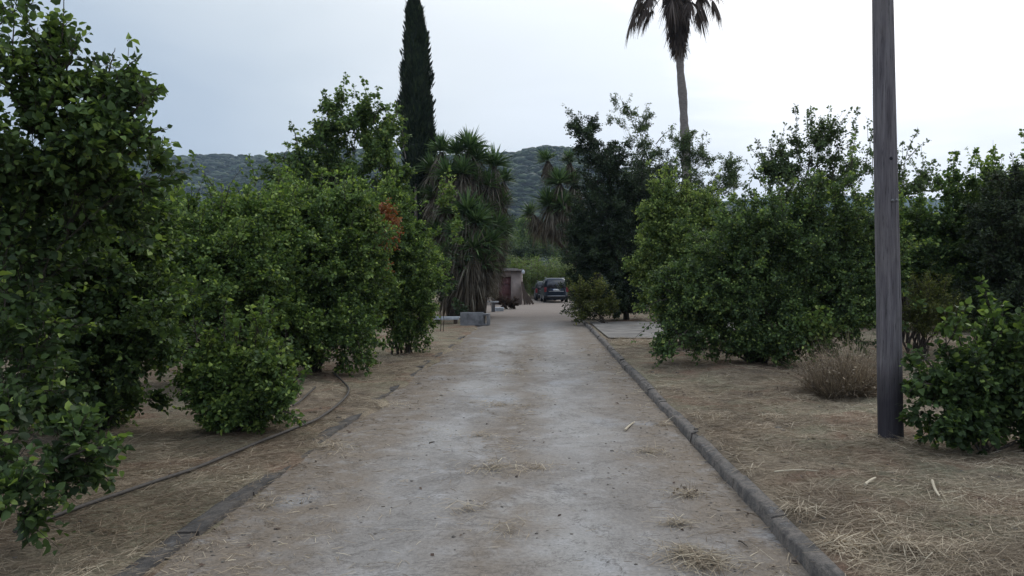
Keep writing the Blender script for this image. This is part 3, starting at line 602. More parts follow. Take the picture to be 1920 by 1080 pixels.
mid = [(983, 434, 13, 22, 150, 'lime', 'round pale green tree in the valley beyond the driveway'), (958, 430, 22, 26, 170, 'far', 'dark tree left of the round pale tree in the valley'),
       (1030, 428, 28, 22, 180, 'far', 'dark tree in the valley above the car'), (1010, 462, 30, 14, 110, 'carob', 'grey green olive tree low in the valley above the car'),
       (955, 468, 26, 16, 105, 'carob', 'grey green olive tree low in the valley above the shed'), (1060, 460, 30, 22, 115, 'carob', 'grey green olive tree in the valley hidden partly by the evergreen'),
       (985, 478, 30, 12, 90, 'far', 'low dark tree behind the reeds'), (1075, 430, 30, 30, 200, 'far', 'dark tree in the valley beside the evergreen'), (920, 445, 30, 26, 190, 'far', 'dark tree in the valley behind the yucca clump')]
for k, (px, py, rx, ry, D, mm, lab) in enumerate(mid):
    plant('valley_tree', lab, 'tree', ((px-VX)/F*D, D), [(px, py, rx, ry, D), (px+rx*.4, py+ry*.8, rx*.9, ry, D), (px-rx*.4, py+ry*.9, rx*.9, ry, D)],
          500, mm, 'oval', size=.45*D/120, per=9, tl=.9*D/120, stems=5, stem_r=.12, seed=80+k, group='trees in the valley', single=True)

# reeds behind the cars
def clump(name, label, cat, x0, x1, y0, y1, n, h, wd, mname, kind=None, lean=.2, droop=.3, K=3):
    root_x, root_y = (x0+x1)/2, (y0+y1)/2
    p = np.stack([rng.uniform(x0, x1, n), rng.uniform(y0, y1, n), np.zeros(n)], 1); p[:, 2] = gh(p[:, 0], p[:, 1])
    a = Acc(); hh = h*rng.uniform(.5, 1.05, n); add_blades(a, p, np.array([0, 0, 1.])+rng.normal(size=(n, 3))*lean, hh, wd*rng.uniform(.6, 1.3, n), droop*rng.random(n), K)
    o = empty(name, (root_x, root_y, 0)); tag(o, label, cat, kind=kind); a.build('blades', M[mname], o); return o
def reeds():
    n = 420; x = rng.uniform(-3.2, 3.2, n); y = rng.uniform(67, 71, n); h = rng.uniform(1.9, 3.7, n); a = Acc(); st = Acc()
    P = np.stack([x, y, x*0], 1); T = P+np.stack([rng.normal(size=n)*.3, rng.normal(size=n)*.3, h], 1)
    add_tubes(st, P, T, np.full(n, .018), np.full(n, .008), 3)
    k = 26; t = rng.uniform(.12, 1, (n, k)); q = (P[:, None]+(T-P)[:, None]*t[..., None]).reshape(-1, 3); m = len(q)
    d = rng.normal(size=(m, 3))*np.array([1, 1, .2])+np.array([0, 0, .8]); add_blades(a, q, d, rng.uniform(.4, .8, m), np.full(m, .05), rng.uniform(.2, .7, m), 3, (.6, 1, .7, .1))
    o = empty('giant_reed', (0, 69, 0)); tag(o, 'stand of bright green reeds growing behind the parked cars', 'reeds', kind='stuff'); a.build('blades', M['reed'], o); st.build('canes', M['drygrass'], o)
reeds()

# cypress
def cypress():
    D = 37; bx = (788-VX)/F*D; root = empty('cypress_tree', (bx, D, 0)); tag(root, 'tall narrow dark green cypress rising to the top of the picture', 'tree')
    prof = [(-8, .03), (20, .28), (60, .42), (110, .56), (160, .64), (210, .72), (260, .74), (310, .68), (360, .62), (420, .52), (500, .3)]
    n = 62000; py = rng.uniform(-6, 470, n); r = np.interp(py, [a for a, _ in prof], [b for _, b in prof])
    th = rng.uniform(0, 2*pi, n); z = EYE+(VY-py)/F*D
    lump = 1+.16*np.sin(3*th+z*1.1)+.12*np.sin(5*th-z*2.3)+.10*np.sin(2*th+z*4.1)
    rf = r*lump*(.45+.53*rng.random(n)**.5); cx = bx-.22+(py-100)/420*.30
    P = np.stack([cx+rf*np.cos(th), D+rf*np.sin(th), z], 1)
    d = np.stack([np.cos(th)*.32, np.sin(th)*.32, np.ones(n)], 1)+rng.normal(size=(n, 3))*.16
    a = Acc(); add_leaves(a, P, d, np.stack([np.cos(th), np.sin(th), th*0+.1], 1)+rng.normal(size=(n, 3))*.5, rng.uniform(.12, .30, n), 'spray', rng.random(n))
    m = 260; py2 = rng.uniform(0, 330, m); th2 = rng.uniform(0, 6.28, m); r2 = np.interp(py2, [p for p, _ in prof], [b for _, b in prof]); z2 = EYE+(VY-py2)/F*D
    P2 = np.stack([bx-.22+(py2-100)/420*.3+r2*np.cos(th2), D+r2*np.sin(th2), z2], 1)
    add_leaves(a, P2, np.stack([np.cos(th2)*.5, np.sin(th2)*.5, 1+0*th2], 1), rdir(m), rng.uniform(.3, .5, m), 'spray', rng.random(m))
    a.build('crown', M['cypress'], root)
    t = Acc(); pts = [(bx+.02, D, -.1), (bx, D, 3), (bx-.08, D, 7), (bx-.2, D, 12.5)]; add_path(t, pts, [.24, .19, .12, .03], 9)
    add_path(t, [(bx-.02, D-.5, -.05), (bx-.05, D-.75, 3), (bx-.1, D-.72, 5.6), (bx-.2, D-.3, 7.5)], [.10, .09, .06, .03], 7)
    t.build('trunk', M['bark_pale'], root)
cypress()

# yuccas
def rosette(ga, da, C, axis, R, ng, nd, skirt):
    ax = norm(np.asarray(axis, float)[None])[0]; d = rdir(ng*3); c = d@ax; d = d[c > -.25][:ng]; n = len(d)
    add_blades(ga, C+d*.05+ax*rng.uniform(0, .2, (n, 1)), d+ax*.12, R*rng.uniform(.8, 1.25, n), np.full(n, .06*R/.7)*rng.uniform(.8, 1.2, n), rng.uniform(0, .22, n), 3, (.8, 1, .65, .06))
    th = rng.uniform(0, 6.28, nd); zz = -rng.random(nd)**.8*skirt; P = C+ax*zz[:, None]+np.stack([np.cos(th), np.sin(th), 0*th], 1)*.08
    dd = np.stack([np.cos(th), np.sin(th), -rng.uniform(.2, 2.2, nd)], 1); add_blades(da, P, dd, R*rng.uniform(.7, 1.15, nd), np.full(nd, .05*R/.7), rng.uniform(.3, .9, nd), 3, (.8, 1, .65, .08))
def yucca(label, base, heads, group='yuccas', base_r=.22):
    root = empty('yucca', (base[0], base[1], 0)); tag(root, label, 'yucca', group); ga, da, t = Acc(), Acc(), Acc()
    for (px, py, D, R, skirt) in heads:
        C = W(px, py, D); b = np.array([base[0]+rng.normal()*.15, base[1]+rng.normal()*.15, -.05]); tt = np.linspace(0, 1, 10)[:, None]
        c = np.array([b[0]+(C[0]-b[0])*.35, b[1]+(C[1]-b[1])*.4, C[2]*.55]); p = (1-tt)**2*b+2*tt*(1-tt)*c+tt*tt*C
        add_path(t, p, np.linspace(base_r, .075, 10), 8); ax = norm((p[-1]-p[-2])[None])[0]+np.array([0, 0, .5])
        rosette(ga, da, C, ax, R, 190, int(90+190*skirt), skirt)
    ga.build('green_leaves', M['yucca'], root); da.build('dry_leaves', M['yucca_dry'], root); t.build('trunk', M['bark'], root)
yucca('tallest yucca with spiky heads and shaggy dry skirt, just right of the cypress', (-3.7, 35.2),
      [(828, 285, 35.5, .75, 1.4), (858, 290, 35, .75, 1.6), (880, 280, 35, .85, 2.0), (838, 330, 34.6, .75, 1.5), (868, 325, 34.5, .8, 2.0), (895, 300, 35, .75, 1.6), (846, 400, 34.5, .8, 1.6), (815, 370, 35.5, .7, 1.2), (810, 320, 36, .75, 1.4), (850, 345, 35.4, .9, 1.8), (885, 345, 35, .9, 1.8), (822, 440, 35, .8, 1.6)])
yucca('yucca of the left clump with the green head nearest the driveway and long brown skirt', (-2.9, 35.6),
      [(927, 312, 35.4, .8, 2.6), (938, 385, 35.6, .7, 1.8), (915, 350, 35.2, .8, 2.2), (940, 440, 35.6, .65, 1.2), (925, 480, 35.4, .7, .9), (905, 400, 35, .85, 1.6), (945, 340, 36, .6, 1.4), (930, 430, 35, .8, 1.4)], base_r=.25)
yucca('lowest yucca of the left clump with pale drooping leaves in front of the thick trunks', (-3.3, 33.6),
      [(893, 420, 33.4, .85, 1.1), (888, 470, 33.2, 1.0, 1.3), (858, 440, 33.5, .8, 1.3), (905, 500, 33.3, .8, .8), (868, 505, 33.4, .8, 1.0), (845, 480, 33.6, .8, 1.2), (915, 460, 33.4, .8, 1.2), (875, 400, 33.6, .9, 1.2), (835, 530, 33.8, .7, .7)], base_r=.30)
yucca('branching yucca leaning over the driveway from behind the dark evergreen, heads before the hill', (3.0, 37.4),
      [(1026, 302, 37, .55, .7), (1068, 305, 37, .5, .6), (1050, 345, 36.6, .75, .7), (1076, 345, 37, .6, .7), (1030, 385, 36.6, .85, .9), (1056, 390, 36.4, .75, .9), (1078, 400, 36.8, .7, .9), (998, 402, 37.6, .6, .8)], base_r=.12)

# fan palm
def palm():
    D = 42; bx = (1291-VX)/F*D; top = W(1268, -20, D); root = empty('fan_palm', (bx, D, 0)); tag(root, 'very tall fan palm with slim grey trunk and hanging dead brown fronds', 'palm tree')
    t = Acc(); n = 90; zz = np.linspace(0, 1, n); X = np.interp(zz, [0, .45, .62, .75, 1], [bx, W(1288, 250, D)[0], W(1282, 190, D)[0], W(1276, 120, D)[0], top[0]])
    P = np.stack([X+.012*np.sin(zz*40), np.full(n, D), -.1+zz*(top[2]+.1)], 1); Rr = np.interp(zz, [0, .1, .5, .85, 1], [.40, .27, .235, .20, .22])*(1+.06*np.sin(zz*150)+.07*np.sign(np.sin(zz*47+1)))
    add_path(t, P, Rr, 12); t.build('trunk', M['palm_trunk'], root)
    def frond(acc, C, d, pet, R, droop, nb=34, spread=1.9):
        d = d/np.linalg.norm(d); side = np.cross(d, [0, 0, 1]); side = side/max(np.linalg.norm(side), 1e-6); nrm_ = np.cross(side, d)
        tt = np.linspace(0, 1, 6)[:, None]; pp = C+d*pet*tt; pp[:, 2] -= droop*.5*pet*tt[:, 0]**2; add_path(acc, pp, np.linspace(.035, .018, 6), 4, a=.4)
        hub = pp[-1]; d2 = pp[-1]-pp[-2]; d2 = d2/np.linalg.norm(d2); a = np.linspace(-spread, spread, nb)+rng.normal(size=nb)*.04
        dd = d2*np.cos(a)[:, None]+side*np.sin(a)[:, None]+nrm_*.15*np.abs(np.sin(a))[:, None]
        add_blades(acc, np.repeat(hub[None], nb, 0), dd, R*rng.uniform(.8, 1.1, nb)*(1-.15*np.abs(a)/1.9), np.full(nb, .075), droop*rng.uniform(.7, 1.3, nb), 5, (.35, 1, .9, .5, .15), np.clip(rng.normal(.5, .22, nb), 0, 1))
    g = Acc()
    for k in range(34):
        th = k*2.4; el = radians(80-k*2.0); frond(g, top+np.array([0, 0, 1.6-.01*k]), np.array([cos(th)*cos(el), sin(th)*cos(el), sin(el)]), 1.1, 1.0, .35)
    g.build('green_fronds', M['palm_green'], root)
    dacc = Acc()
    for th, el, pet, R, dr in [(3.2, .18, 1.05, .95, 1.2), (3.0, -.25, 1.35, .85, 1.4), (3.3, -.65, 1.0, .85, 1.0), (3.7, -.15, 1.1, .8, 1.3), (2.7, .05, 1.2, .9, 1.3), (0.1, .20, 1.25, .9, .9), (-.2, -.1, 1.15, .8, 1.4), (.3, -.55, .9, .8, 1.2), (-.5, -.5, .8, .9, 1.2), (4.4, -.4, .9, .9, 1.4), (5.1, -.5, .9, .9, 1.4), (1.4, -.3, 1.0, .9, 1.3), (.05, .35, 1.1, .8, .8), (.2, .5, 1.2, .9, .8), (2.9, .55, 1.2, .9, .8), (3.4, .3, 1.3, .9, .9), (-.3, .45, 1.2, .9, .9), (1.2, .4, 1.1, .9, .9), (4.6, .4, 1.1, .9, .9), (5.5, .25, 1.1, .9, .9), (3.9, .25, 1.1, .9, .9), (3.0, 0, .8, .9, 1.2), (.1, 0, .8, .9, 1.2), (3.15, .42, 1.2, .85, 1.0), (3.5, -.4, 1.2, .8, 1.3)]:
        frond(dacc, top+np.array([0, 0, .25]), np.array([cos(th)*cos(el), sin(th)*cos(el), sin(el)+.12]), pet*1.6, R*.95, dr*.8, 46, 1.6)
    n = 3600; z = rng.random(n)**.85; th = rng.uniform(0, 6.28, n); zb = top[2]+.2-z*3.0; cx = np.interp(zb, [top[2]-3.4, top[2]], [W(1274, 110, D)[0], top[0]])
    rad = np.interp(z, [0, .3, .75, 1], [.62, .56, .36, .20])*rng.uniform(.35, 1, n)*(1+.2*np.sin(3*th+z*6))
    Pp = np.stack([cx+rad*np.cos(th), D+rad*np.sin(th), zb], 1); dd = np.stack([np.cos(th)*.12, np.sin(th)*.12, -1+0*th], 1)+rng.normal(size=(n, 3))*.13
    add_blades(dacc, Pp, dd, rng.uniform(.5, 1.1, n), np.full(n, .05), np.zeros(n), 2, (.7, 1, .3), np.clip(rng.normal(.45, .25, n), 0, 1))
    dacc.build('dead_fronds', M['palm_dry'], root)
palm()

# ------------------------------------------------------------------ dry grass clump, straw, litter
def dry_clump(label, cx, cy, n, h, rad, seed=0):
    th = rng.uniform(0, 6.28, n); r = rad*.55*rng.random(n)**.6; P = np.stack([cx+r*np.cos(th), cy+r*np.sin(th), 0*r], 1); P[:, 2] = gh(P[:, 0], P[:, 1])
    d = np.stack([np.cos(th)*r/rad, np.sin(th)*r/rad, 1+0*r], 1)+rng.normal(size=(n, 3))*.50+np.array([.15, 0, 0])*np.sin(th*2)[:, None]; a = Acc()
    add_blades(a, P, d, h*rng.uniform(.2, 1.15, n)*(1+.35*np.sin(th+1)), rng.uniform(.003, .008, n), rng.uniform(0, .55, n), 4, (1, 1, .8, .6, .2))
    m = n//3; k = rng.integers(0, n, m); q = P[k]+norm(d[k])*(h*rng.uniform(.2, .9, (m, 1))); add_leaves(a, q, rdir(m), rdir(m), rng.uniform(.02, .05, m), 'oval', rng.random(m))
    o = empty('dry_grass_clump', (cx, cy, float(gh(cx, cy)))); tag(o, label, 'dry grass'); a.build('blades', M['drygrass'], o)
dry_clump('big rounded clump of dead brown grass left of the pole', *G(1575, 752), 5200, .72, .62)
dry_clump('wispy dry grass tuft on the driveway near the right kerb', *G(1290, 930), 130, .14, .16)

STRAW = Acc()
def straw(n, ymax, inside, ymin=2.6, p=1.0, lmin=.03, lmax=.13, hide=.0):
    y = ymin+(ymax-ymin)*rng.random(n)**p; hw = y*.68+.6; x = (rng.random(n)*2-1)*hw-.05*y
    on = (x > xl(y)-.02) & (x < xr_(y)); near_edge = np.minimum(np.abs(x-xl(y))*.6, np.abs(x-xr_(y)))
    dens = snoise(np.stack([x, y, 0*x], 1)*1.3, 77, 1.0)
    if inside: keep = on & ((rng.random(n) < np.exp(-near_edge/.28)) | (np.abs(x+.2+.15*np.sin(y)) < .38*rng.random(n)) & (dens > .1) | (dens > .85))
    else: keep = ~on & (dens+rng.normal(size=n)*.35 > -.35) & ~((x > xr_(y)-.03) & (x < xr_(y)+.17) & (rng.random(n) < .80)) & ~((x > -2.32) & (x < -2.05) & (rng.random(n) < .6))
    x, y = x[keep], y[keep]; n = len(x); z = (drive_h(x, y)+.006) if inside else gh(x, y)+.004
    th = rng.normal(0, 1.3, n); d = np.stack([np.cos(th), np.sin(th), rng.uniform(-.02, .22 if not inside else .08, n)], 1)
    ln = rng.uniform(lmin, lmax, n)*rng.uniform(.6, 1.4, n)*(1+.04*y)
    add_blades(STRAW, np.stack([x, y, z+rng.random(n)*.012], 1), d, ln, rng.uniform(.0012, .0030, n)*(1+.07*y), rng.uniform(-.1, .25, n), 2, (1, 1, .6), np.clip(rng.beta(2, 2.6, n)+.30*snoise(np.stack([x, y, 0*x], 1), 41, 1.1)+.12*snoise(np.stack([x, y, 0*x], 1), 42, 4.0), 0, 1),
               side=norm(np.cross(d, np.array([0, 0, 1.])+rng.normal(size=(n, 3))*.5)))
straw(230000, 20, False, p=1.25)
straw(70000, 9, False, p=1.0, lmin=.03, lmax=.13)
straw(110000, 20, True, p=1.2, lmin=.02, lmax=.10)
def heap(px, py, rad, n):
    gx, gy = G(px, py); th = rng.uniform(0, 6.28, n); r = rad*np.abs(rng.normal(size=n))*.6; x = gx+r*np.cos(th)*1.2; y = gy+r*np.sin(th); on = (x > -2.05) & (x < 1.6)
    k = ~((x > xr_(y)) & (x < xr_(y)+.16)); x, y, on = x[k], y[k], on[k]; n = len(x); z = np.where(on, drive_h(x, y)+.006, gh(x, y)+.01)+rng.random(n)*.05*np.exp(-(r[k]/rad)**2)
    a = rng.uniform(0, 6.28, n); d = np.stack([np.cos(a), np.sin(a), rng.normal(size=n)*.25], 1); add_blades(STRAW, np.stack([x, y, z], 1), d, rng.uniform(.06, .2, n), rng.uniform(.002, .005, n), rng.uniform(0, .4, n), 2, (1, 1, .5), rng.beta(3, 2, n))
for h in [(1570, 1050, .22, 420), (1700, 1060, .3, 300), (1320, 1060, .22, 500), (1280, 1040, .16, 260), (1290, 930, .14, 120), (1220, 850, .2, 160), (930, 880, .35, 260), (1450, 800, .4, 200), (1340, 800, .25, 180), (1500, 990, .3, 160), (1650, 1000, .4, 200), (500, 950, .25, 120), (1645, 850, .18, 130), (1700, 848, .2, 160), (1671, 856, .15, 90), (1400, 905, .12, 80), (1480, 985, .1, 90), (1380, 880, .1, 70), (720, 760, .4, 260), (620, 840, .35, 240), (1500, 760, .5, 200), (1260, 700, .4, 160), (1165, 641, .5, 260), (1210, 640, .6, 300), (1150, 655, .5, 240), (1230, 628, .6, 200), (1180, 615, .6, 160), (960, 1000, .3, 100), (930, 760, .4, 220), (960, 700, .5, 240), (900, 820, .25, 120), (1010, 880, .2, 90), (1240, 800, .12, 90), (1270, 985, .12, 110), (880, 960, .2, 80)]: heap(*h)
tag(STRAW.build('cut_straw', M['straw']), 'loose cut straw scattered over the verges and the driveway edges', 'straw', kind='stuff')
# crumbs of soil and bark
a = Acc(); n = 3000; y = 2.8+16*rng.random(n)**1.4; x = (rng.random(n)*2-1)*y*.68; kk = (x < -1.5) | (x > 1.0) | (rng.random(n) < .35); x, y = x[kk], y[kk]; n = len(x); on = (x > -2.05) & (x < 1.58); z = np.where(on, drive_h(x, y)+.004, gh(x, y)); s = rng.uniform(.002, .010, n)*np.where(rng.random(n) < .04, 2.0, 1)*(1+.05*y)
V = np.stack([x, y, z], 1)[:, None]+ico[None]*(1+rng.uniform(-.4, .4, (n, len(ico), 1)))*s[:, None, None]*np.array([1.2, 1.0, .6]); Q = (icf[None]+(np.arange(n)*len(ico))[:, None, None]).reshape(-1, 3)
a.add(V.reshape(-1, 3), Q, np.repeat(rng.random(n), len(ico)))
n = 700; y = 2.8+14*rng.random(n)**1.3; x = (rng.random(n)*2-1)*y*.66; kk = (x < -1.6) | (x > 1.2) | (rng.random(n) < .22); x, y = x[kk], y[kk]; n = len(x); z = np.where((x > -2.05) & (x < 1.5), drive_h(x, y)+.012, gh(x, y)+.012); dl = Acc(); add_leaves(dl, np.stack([x, y, z], 1), rdir(n)*np.array([1, 1, .15]), np.array([0, 0, 1.])+rdir(n)*.5, rng.uniform(.02, .06, n), 'oval', rng.random(n)); tag(dl.build('fallen_leaves', M['brownbush']), 'small brown fallen leaves scattered on drive and verges', 'leaves', kind='stuff')
tag(a.build('soil_crumbs', M['bark_pale']), 'small crumbs of soil and gravel on the ground', 'gravel', kind='stuff')

def stick(label, p0, p1, r, m='straw', name='stick', bend=.02):
    (x0, y0), (x1, y1) = G(*p0), G(*p1); a = Acc(); t = np.linspace(0, 1, 7); x = x0+(x1-x0)*t; y = y0+(y1-y0)*t+bend*np.sin(t*pi)
    on = (x > -2.05) & (x < 1.6); z = np.where(on, .012, np.maximum(gh(x, y)+.02, .0))+r; add_path(a, np.stack([x, y, z], 1), r*np.array([1, 1.1, .9, 1, .9, .8, .5]), 6, a=.95)
    tag(a.build(name, M[m]), label, 'stick')
stick('pale curled husk lying on the driveway near the right kerb', (1172, 810), (1190, 795), .012)
stick('long thin dry stalk lying on the straw beyond the kerb', (1452, 913), (1535, 913), .006)
stick('short pale stalk on the straw in the right foreground', (1748, 932), (1762, 962), .011)
stick('forked pale stalk on the straw between kerb and pole', (1622, 940), (1642, 925), .011)
stick('small dark twig on the pale driveway', (805, 834), (815, 832), .006, 'bark')
stick('dark curved twig on the driveway by the dark patch near the kerb', (1385, 1020), (1402, 1030), .005, 'bark', bend=.04)

# hoses
def hose(label, pts, r):
    g = np.array([G(*p) for p in pts]); t = np.arange(len(g)); tt = np.linspace(0, len(g)-1, len(g)*8); P = np.stack([np.interp(tt, t, g[:, 0]), np.interp(tt, t, g[:, 1])], 1)
    k = np.ones(7)/7; Pp = np.pad(P, ((3, 3), (0, 0)), mode='edge'); P = np.stack([np.convolve(Pp[:, c], k, 'valid') for c in (0, 1)], 1)
    z = gh(P[:, 0], P[:, 1]); z = np.convolve(np.pad(z, 5, mode='edge'), np.ones(11)/11, 'valid')+r+.02
    a = Acc(); add_path(a, np.concatenate([P, z[:, None]], 1), r, 8); tag(a.build('irrigation_hose', M['hose'], smooth=True), label, 'hose')
hose('long dark hose on the straw of the left verge, curling back at the far end', [(20, 1012), (90, 985), (230, 933), (380, 880), (480, 838), (530, 820), (590, 799), (625, 775), (652, 748), (655, 735), (640, 718), (625, 708)], .015)
hose('short dark piece of hose beside the low hazel shrub', [(548, 768), (565, 760), (580, 745), (592, 733)], .012)

# ------------------------------------------------------------------ pole
def pole():
    bx, by = G(1671, 838); root = empty('utility_pole', (bx, by, 0)); tag(root, 'weathered grey wooden utility pole with dark creosoted foot', 'pole')
    a = Acc(); n = 120; sides = 28; z = np.linspace(-.3, 8.2, n); top = W(1655, 0, by); cx = bx+(top[0]-bx)*(z/top[2]); R = .118-.0052*z
    th = np.arange(sides)/sides*2*pi; TH, Z = np.meshgrid(th, z); lump = 1+.022*np.sin(TH*2+Z*.9)+.014*np.sin(TH*3-Z*2.1)+.012*np.sin(TH*7+Z*.6)+.03*np.exp(-((Z-.95)/.05)**2)*np.cos(TH)+.035*np.exp(-((Z-1.35)/.12)**2)*np.cos(TH-.3)
    fl = 1-.10*np.exp(-((np.mod(TH-4.95, 2*pi)-0.0)/.06)**2)*sm(.2, .5, Z)*(1-sm(1.3, 1.6, Z))
    Rr = R[:, None]*lump*fl; V = np.stack([cx[:, None]+Rr*np.cos(TH), by+Rr*np.sin(TH), Z], -1).reshape(-1, 3)
    i = np.arange(sides); j = (i+1) % sides; q = np.stack([i, j, j+sides, i+sides], 1); Q = (q[None]+(np.arange(n-1)*sides)[:, None, None]).reshape(-1, 4)
    a.add(V, Q); a.add(V[-sides:], np.arange(sides)[None]); a.build('shaft', M['pole'], root, smooth=True)
    def bolt(px, py, r, m, nm, out=.02):
        p = W(px, py, by); cxz = bx+(top[0]-bx)*(p[2]/top[2]); RR = .118-.0052*p[2]; dx = np.clip(p[0]-cxz, -RR*.95, RR*.95); yy = by-math.sqrt(RR**2-dx**2)
        b = Acc(); add_path(b, [(cxz+dx, yy+.02, p[2]), (cxz+dx, yy-out*.6, p[2]), (cxz+dx, yy-out, p[2])], [r, r, r*.6], 10); b.build(nm, m, root)
    bolt(1664, 378, .013, M['conc'], 'bolt', .025); bolt(1673, 377, .013, M['conc'], 'bolt', .025); bolt(1662, 300, .016, M['black'], 'bolt_hole', .004)
pole()

# ------------------------------------------------------------------ boxes etc.
def box(acc, c, s, rz=0, bev=.0, rx=0, ry=0):
    bm = bmesh.new(); bmesh.ops.create_cube(bm, size=1)
    for v in bm.verts: v.co = Vector((v.co.x*s[0], v.co.y*s[1], v.co.z*s[2]))
    if bev: bmesh.ops.bevel(bm, geom=bm.edges[:], offset=bev, segments=2, affect='EDGES', profile=.7)
    from mathutils import Euler
    R = Euler((rx, ry, rz)).to_matrix()
    V = np.array([(R@v.co+Vector(c))[:] for v in bm.verts]); bm.verts.index_update()
    for k in sorted({len(f.verts) for f in bm.faces}): acc.Q.setdefault(k, []).append(np.array([[v.index for v in f.verts] for f in bm.faces if len(f.verts) == k])+acc.n)
    acc.V.append(V); acc.A.append(np.full(len(V), .5)); acc.n += len(V); bm.free()
def bx1(name, m, root, items):
    a = Acc()
    for it in items: box(a, *it)
    return a.build(name, m, root)

def shed():
    D = 52; x0, x1 = (922-VX)/F*D, (978-VX)/F*D; zt = EYE+(VY-508)/F*D; cx = (x0+x1)/2; w = x1-x0; root = empty('shed', (cx, D, 0)); tag(root, 'small plastered shed with flat roof and dark red door at the end of the driveway', 'shed')
    d0, d1 = (935-VX)/F*D, (958-VX)/F*D; dz = EYE+(VY-519)/F*D; dep = 2.6
    bx1('wall', M['plaster'], root, [(((x0+d0)/2, D+.1, zt/2), (d0-x0, .2, zt)), (((d1+x1)/2, D+.1, zt/2), (x1-d1, .2, zt)), (((d0+d1)/2, D+.1, (dz+zt)/2), (d1-d0, .2, zt-dz)),
        ((x0+.1, D+.2+dep/2, zt/2), (.2, dep, zt)), ((x1-.1, D+.2+dep/2, zt/2), (.2, dep, zt)), ((cx, D+.3+dep, zt/2), (w, .2, zt))])
    bx1('roof', M['roof'], root, [((cx, D+dep/2+.1, zt+.055), (w+.22, dep+.7, .11), 0, .015), ((cx-.1, D+.2, zt+.15), (w*.8, .25, .07), .02, .01, 0, .02), ((cx+.2, D+.9, zt+.15), (w*.5, .4, .05), -.3, .01)])
    dr = bx1('door', M['door'], root, [(((d0+d1)/2, D+.12, dz/2), (d1-d0-.02, .05, dz-.02)), (((d0+d1)/2, D+.08, dz*.3), (d1-d0-.12, .03, .06)), (((d0+d1)/2, D+.08, dz*.75), (d1-d0-.12, .03, .06))])
    bx1('handle', M['conc'], dr, [((d1-.35, D+.06, 1.05), (.08, .06, .18), 0, .01)])
    lamp = Acc(); p = W(981, 508, D-.3); add_path(lamp, [(x1-.02, D-.02, p[2]+.1), (p[0], D-.25, p[2]+.12), (p[0], D-.32, p[2])], [.02, .02, .02], 6); lamp.build('lamp_arm', M['conc'], root)
    l2 = Acc(); add_path(l2, [(p[0], D-.32, p[2]+.06), (p[0], D-.32, p[2]-.02), (p[0], D-.32, p[2]-.16), (p[0], D-.32, p[2]-.2)], [.05, .1, .1, .03], 10); l2.build('lamp_globe', M['white'], root)
shed()
for k, (a0, a1, lab) in enumerate([((979, 528), (984, 571), 'leaning dark plank closest to the shed wall'), ((979, 531), (989, 571), 'second dark plank leaning on the shed, between steeper and flatter ones'),
                                  ((979, 534), (994, 570), 'third dark plank leaning against the shed side'), ((980, 540), (1000, 569), 'flattest leaning plank, farthest from the shed wall')]):
    D = 51.4+.25*k; P, Q = W(*a0, D), W(*a1, D); Q[2] = .02; c = (P+Q)/2; ln = np.linalg.norm(P-Q); ang = math.atan2(P[0]-Q[0], P[2]-Q[2]); r = empty('plank', tuple(Q)); r['label'] = lab
    COL.objects.unlink(r); bpy.data.objects.remove(r); o = bx1('plank', M['wood_dark'], None, [(tuple(c), (.14, .05, ln), 0, .006, 0, ang)]); tag(o, lab, 'plank', 'planks leaning against the shed')

def planter():
    D = 28; x0, x1 = (863-VX)/F*D, (905-VX)/F*D; h = 25/F*D
    o = bx1('concrete_trough', M['conc'], None, [(((x0+x1)/2, D, h/2), (x1-x0, .06, h), .05, .012), (((x0+x1)/2+.02, D+.45, h/2-.01), (x1-x0, .06, h), .05, .012), ((x0+.03, D+.22, h/2-.01), (.055, .42, h-.03), .05, .01), ((x1-.03, D+.24, h/2-.01), (.055, .42, h-.03), .05, .01), (((x0+x1)/2, D+.22, .06), (x1-x0-.1, .42, .06))])
    tag(o, 'pale concrete trough standing on the ground before the yucca clump', 'trough')
    x2, x3 = (903-VX)/F*D, (916-VX)/F*D; h2 = 23/F*D
    o = bx1('concrete_block', M['conc'], None, [(((x2+x3)/2+.02, D+.1, h2-.04), (x3-x2, .25, .07), -.3, .01), ((x2+.06, D+.12, h2/2-.04), (.06, .24, h2-.09), -.3, .01), ((x3-.01, D+.08, h2/2-.04), (.06, .24, h2-.09), -.3, .01), (((x2+x3)/2+.02, D+.1, .04), (x3-x2, .25, .06), -.3, .01)])
    tag(o, 'hollow concrete block at the right end of the pale trough', 'block')
    D = 29.2; x0, x1 = (815-VX)/F*D, (862-VX)/F*D; root = empty('low_bench', ((x0+x1)/2, D, 0)); tag(root, 'low bench with pale board on dark supports left of the trough', 'bench'); z = EYE+(VY-595)/F*D
    bx1('board', M['white'], root, [(((x0+x1)/2, D, z), (x1-x0, .35, .05), 0, .008), (((x0+x1)/2, D-.16, z-.05), (x1-x0, .025, .05), 0, .004)])
    for sx in (x0+.12, x1-.15): bx1('leg', M['wood_dark'], root, [((sx, D, z/2-.03), (.12, .26, z-.06), 0, .01)])
planter()

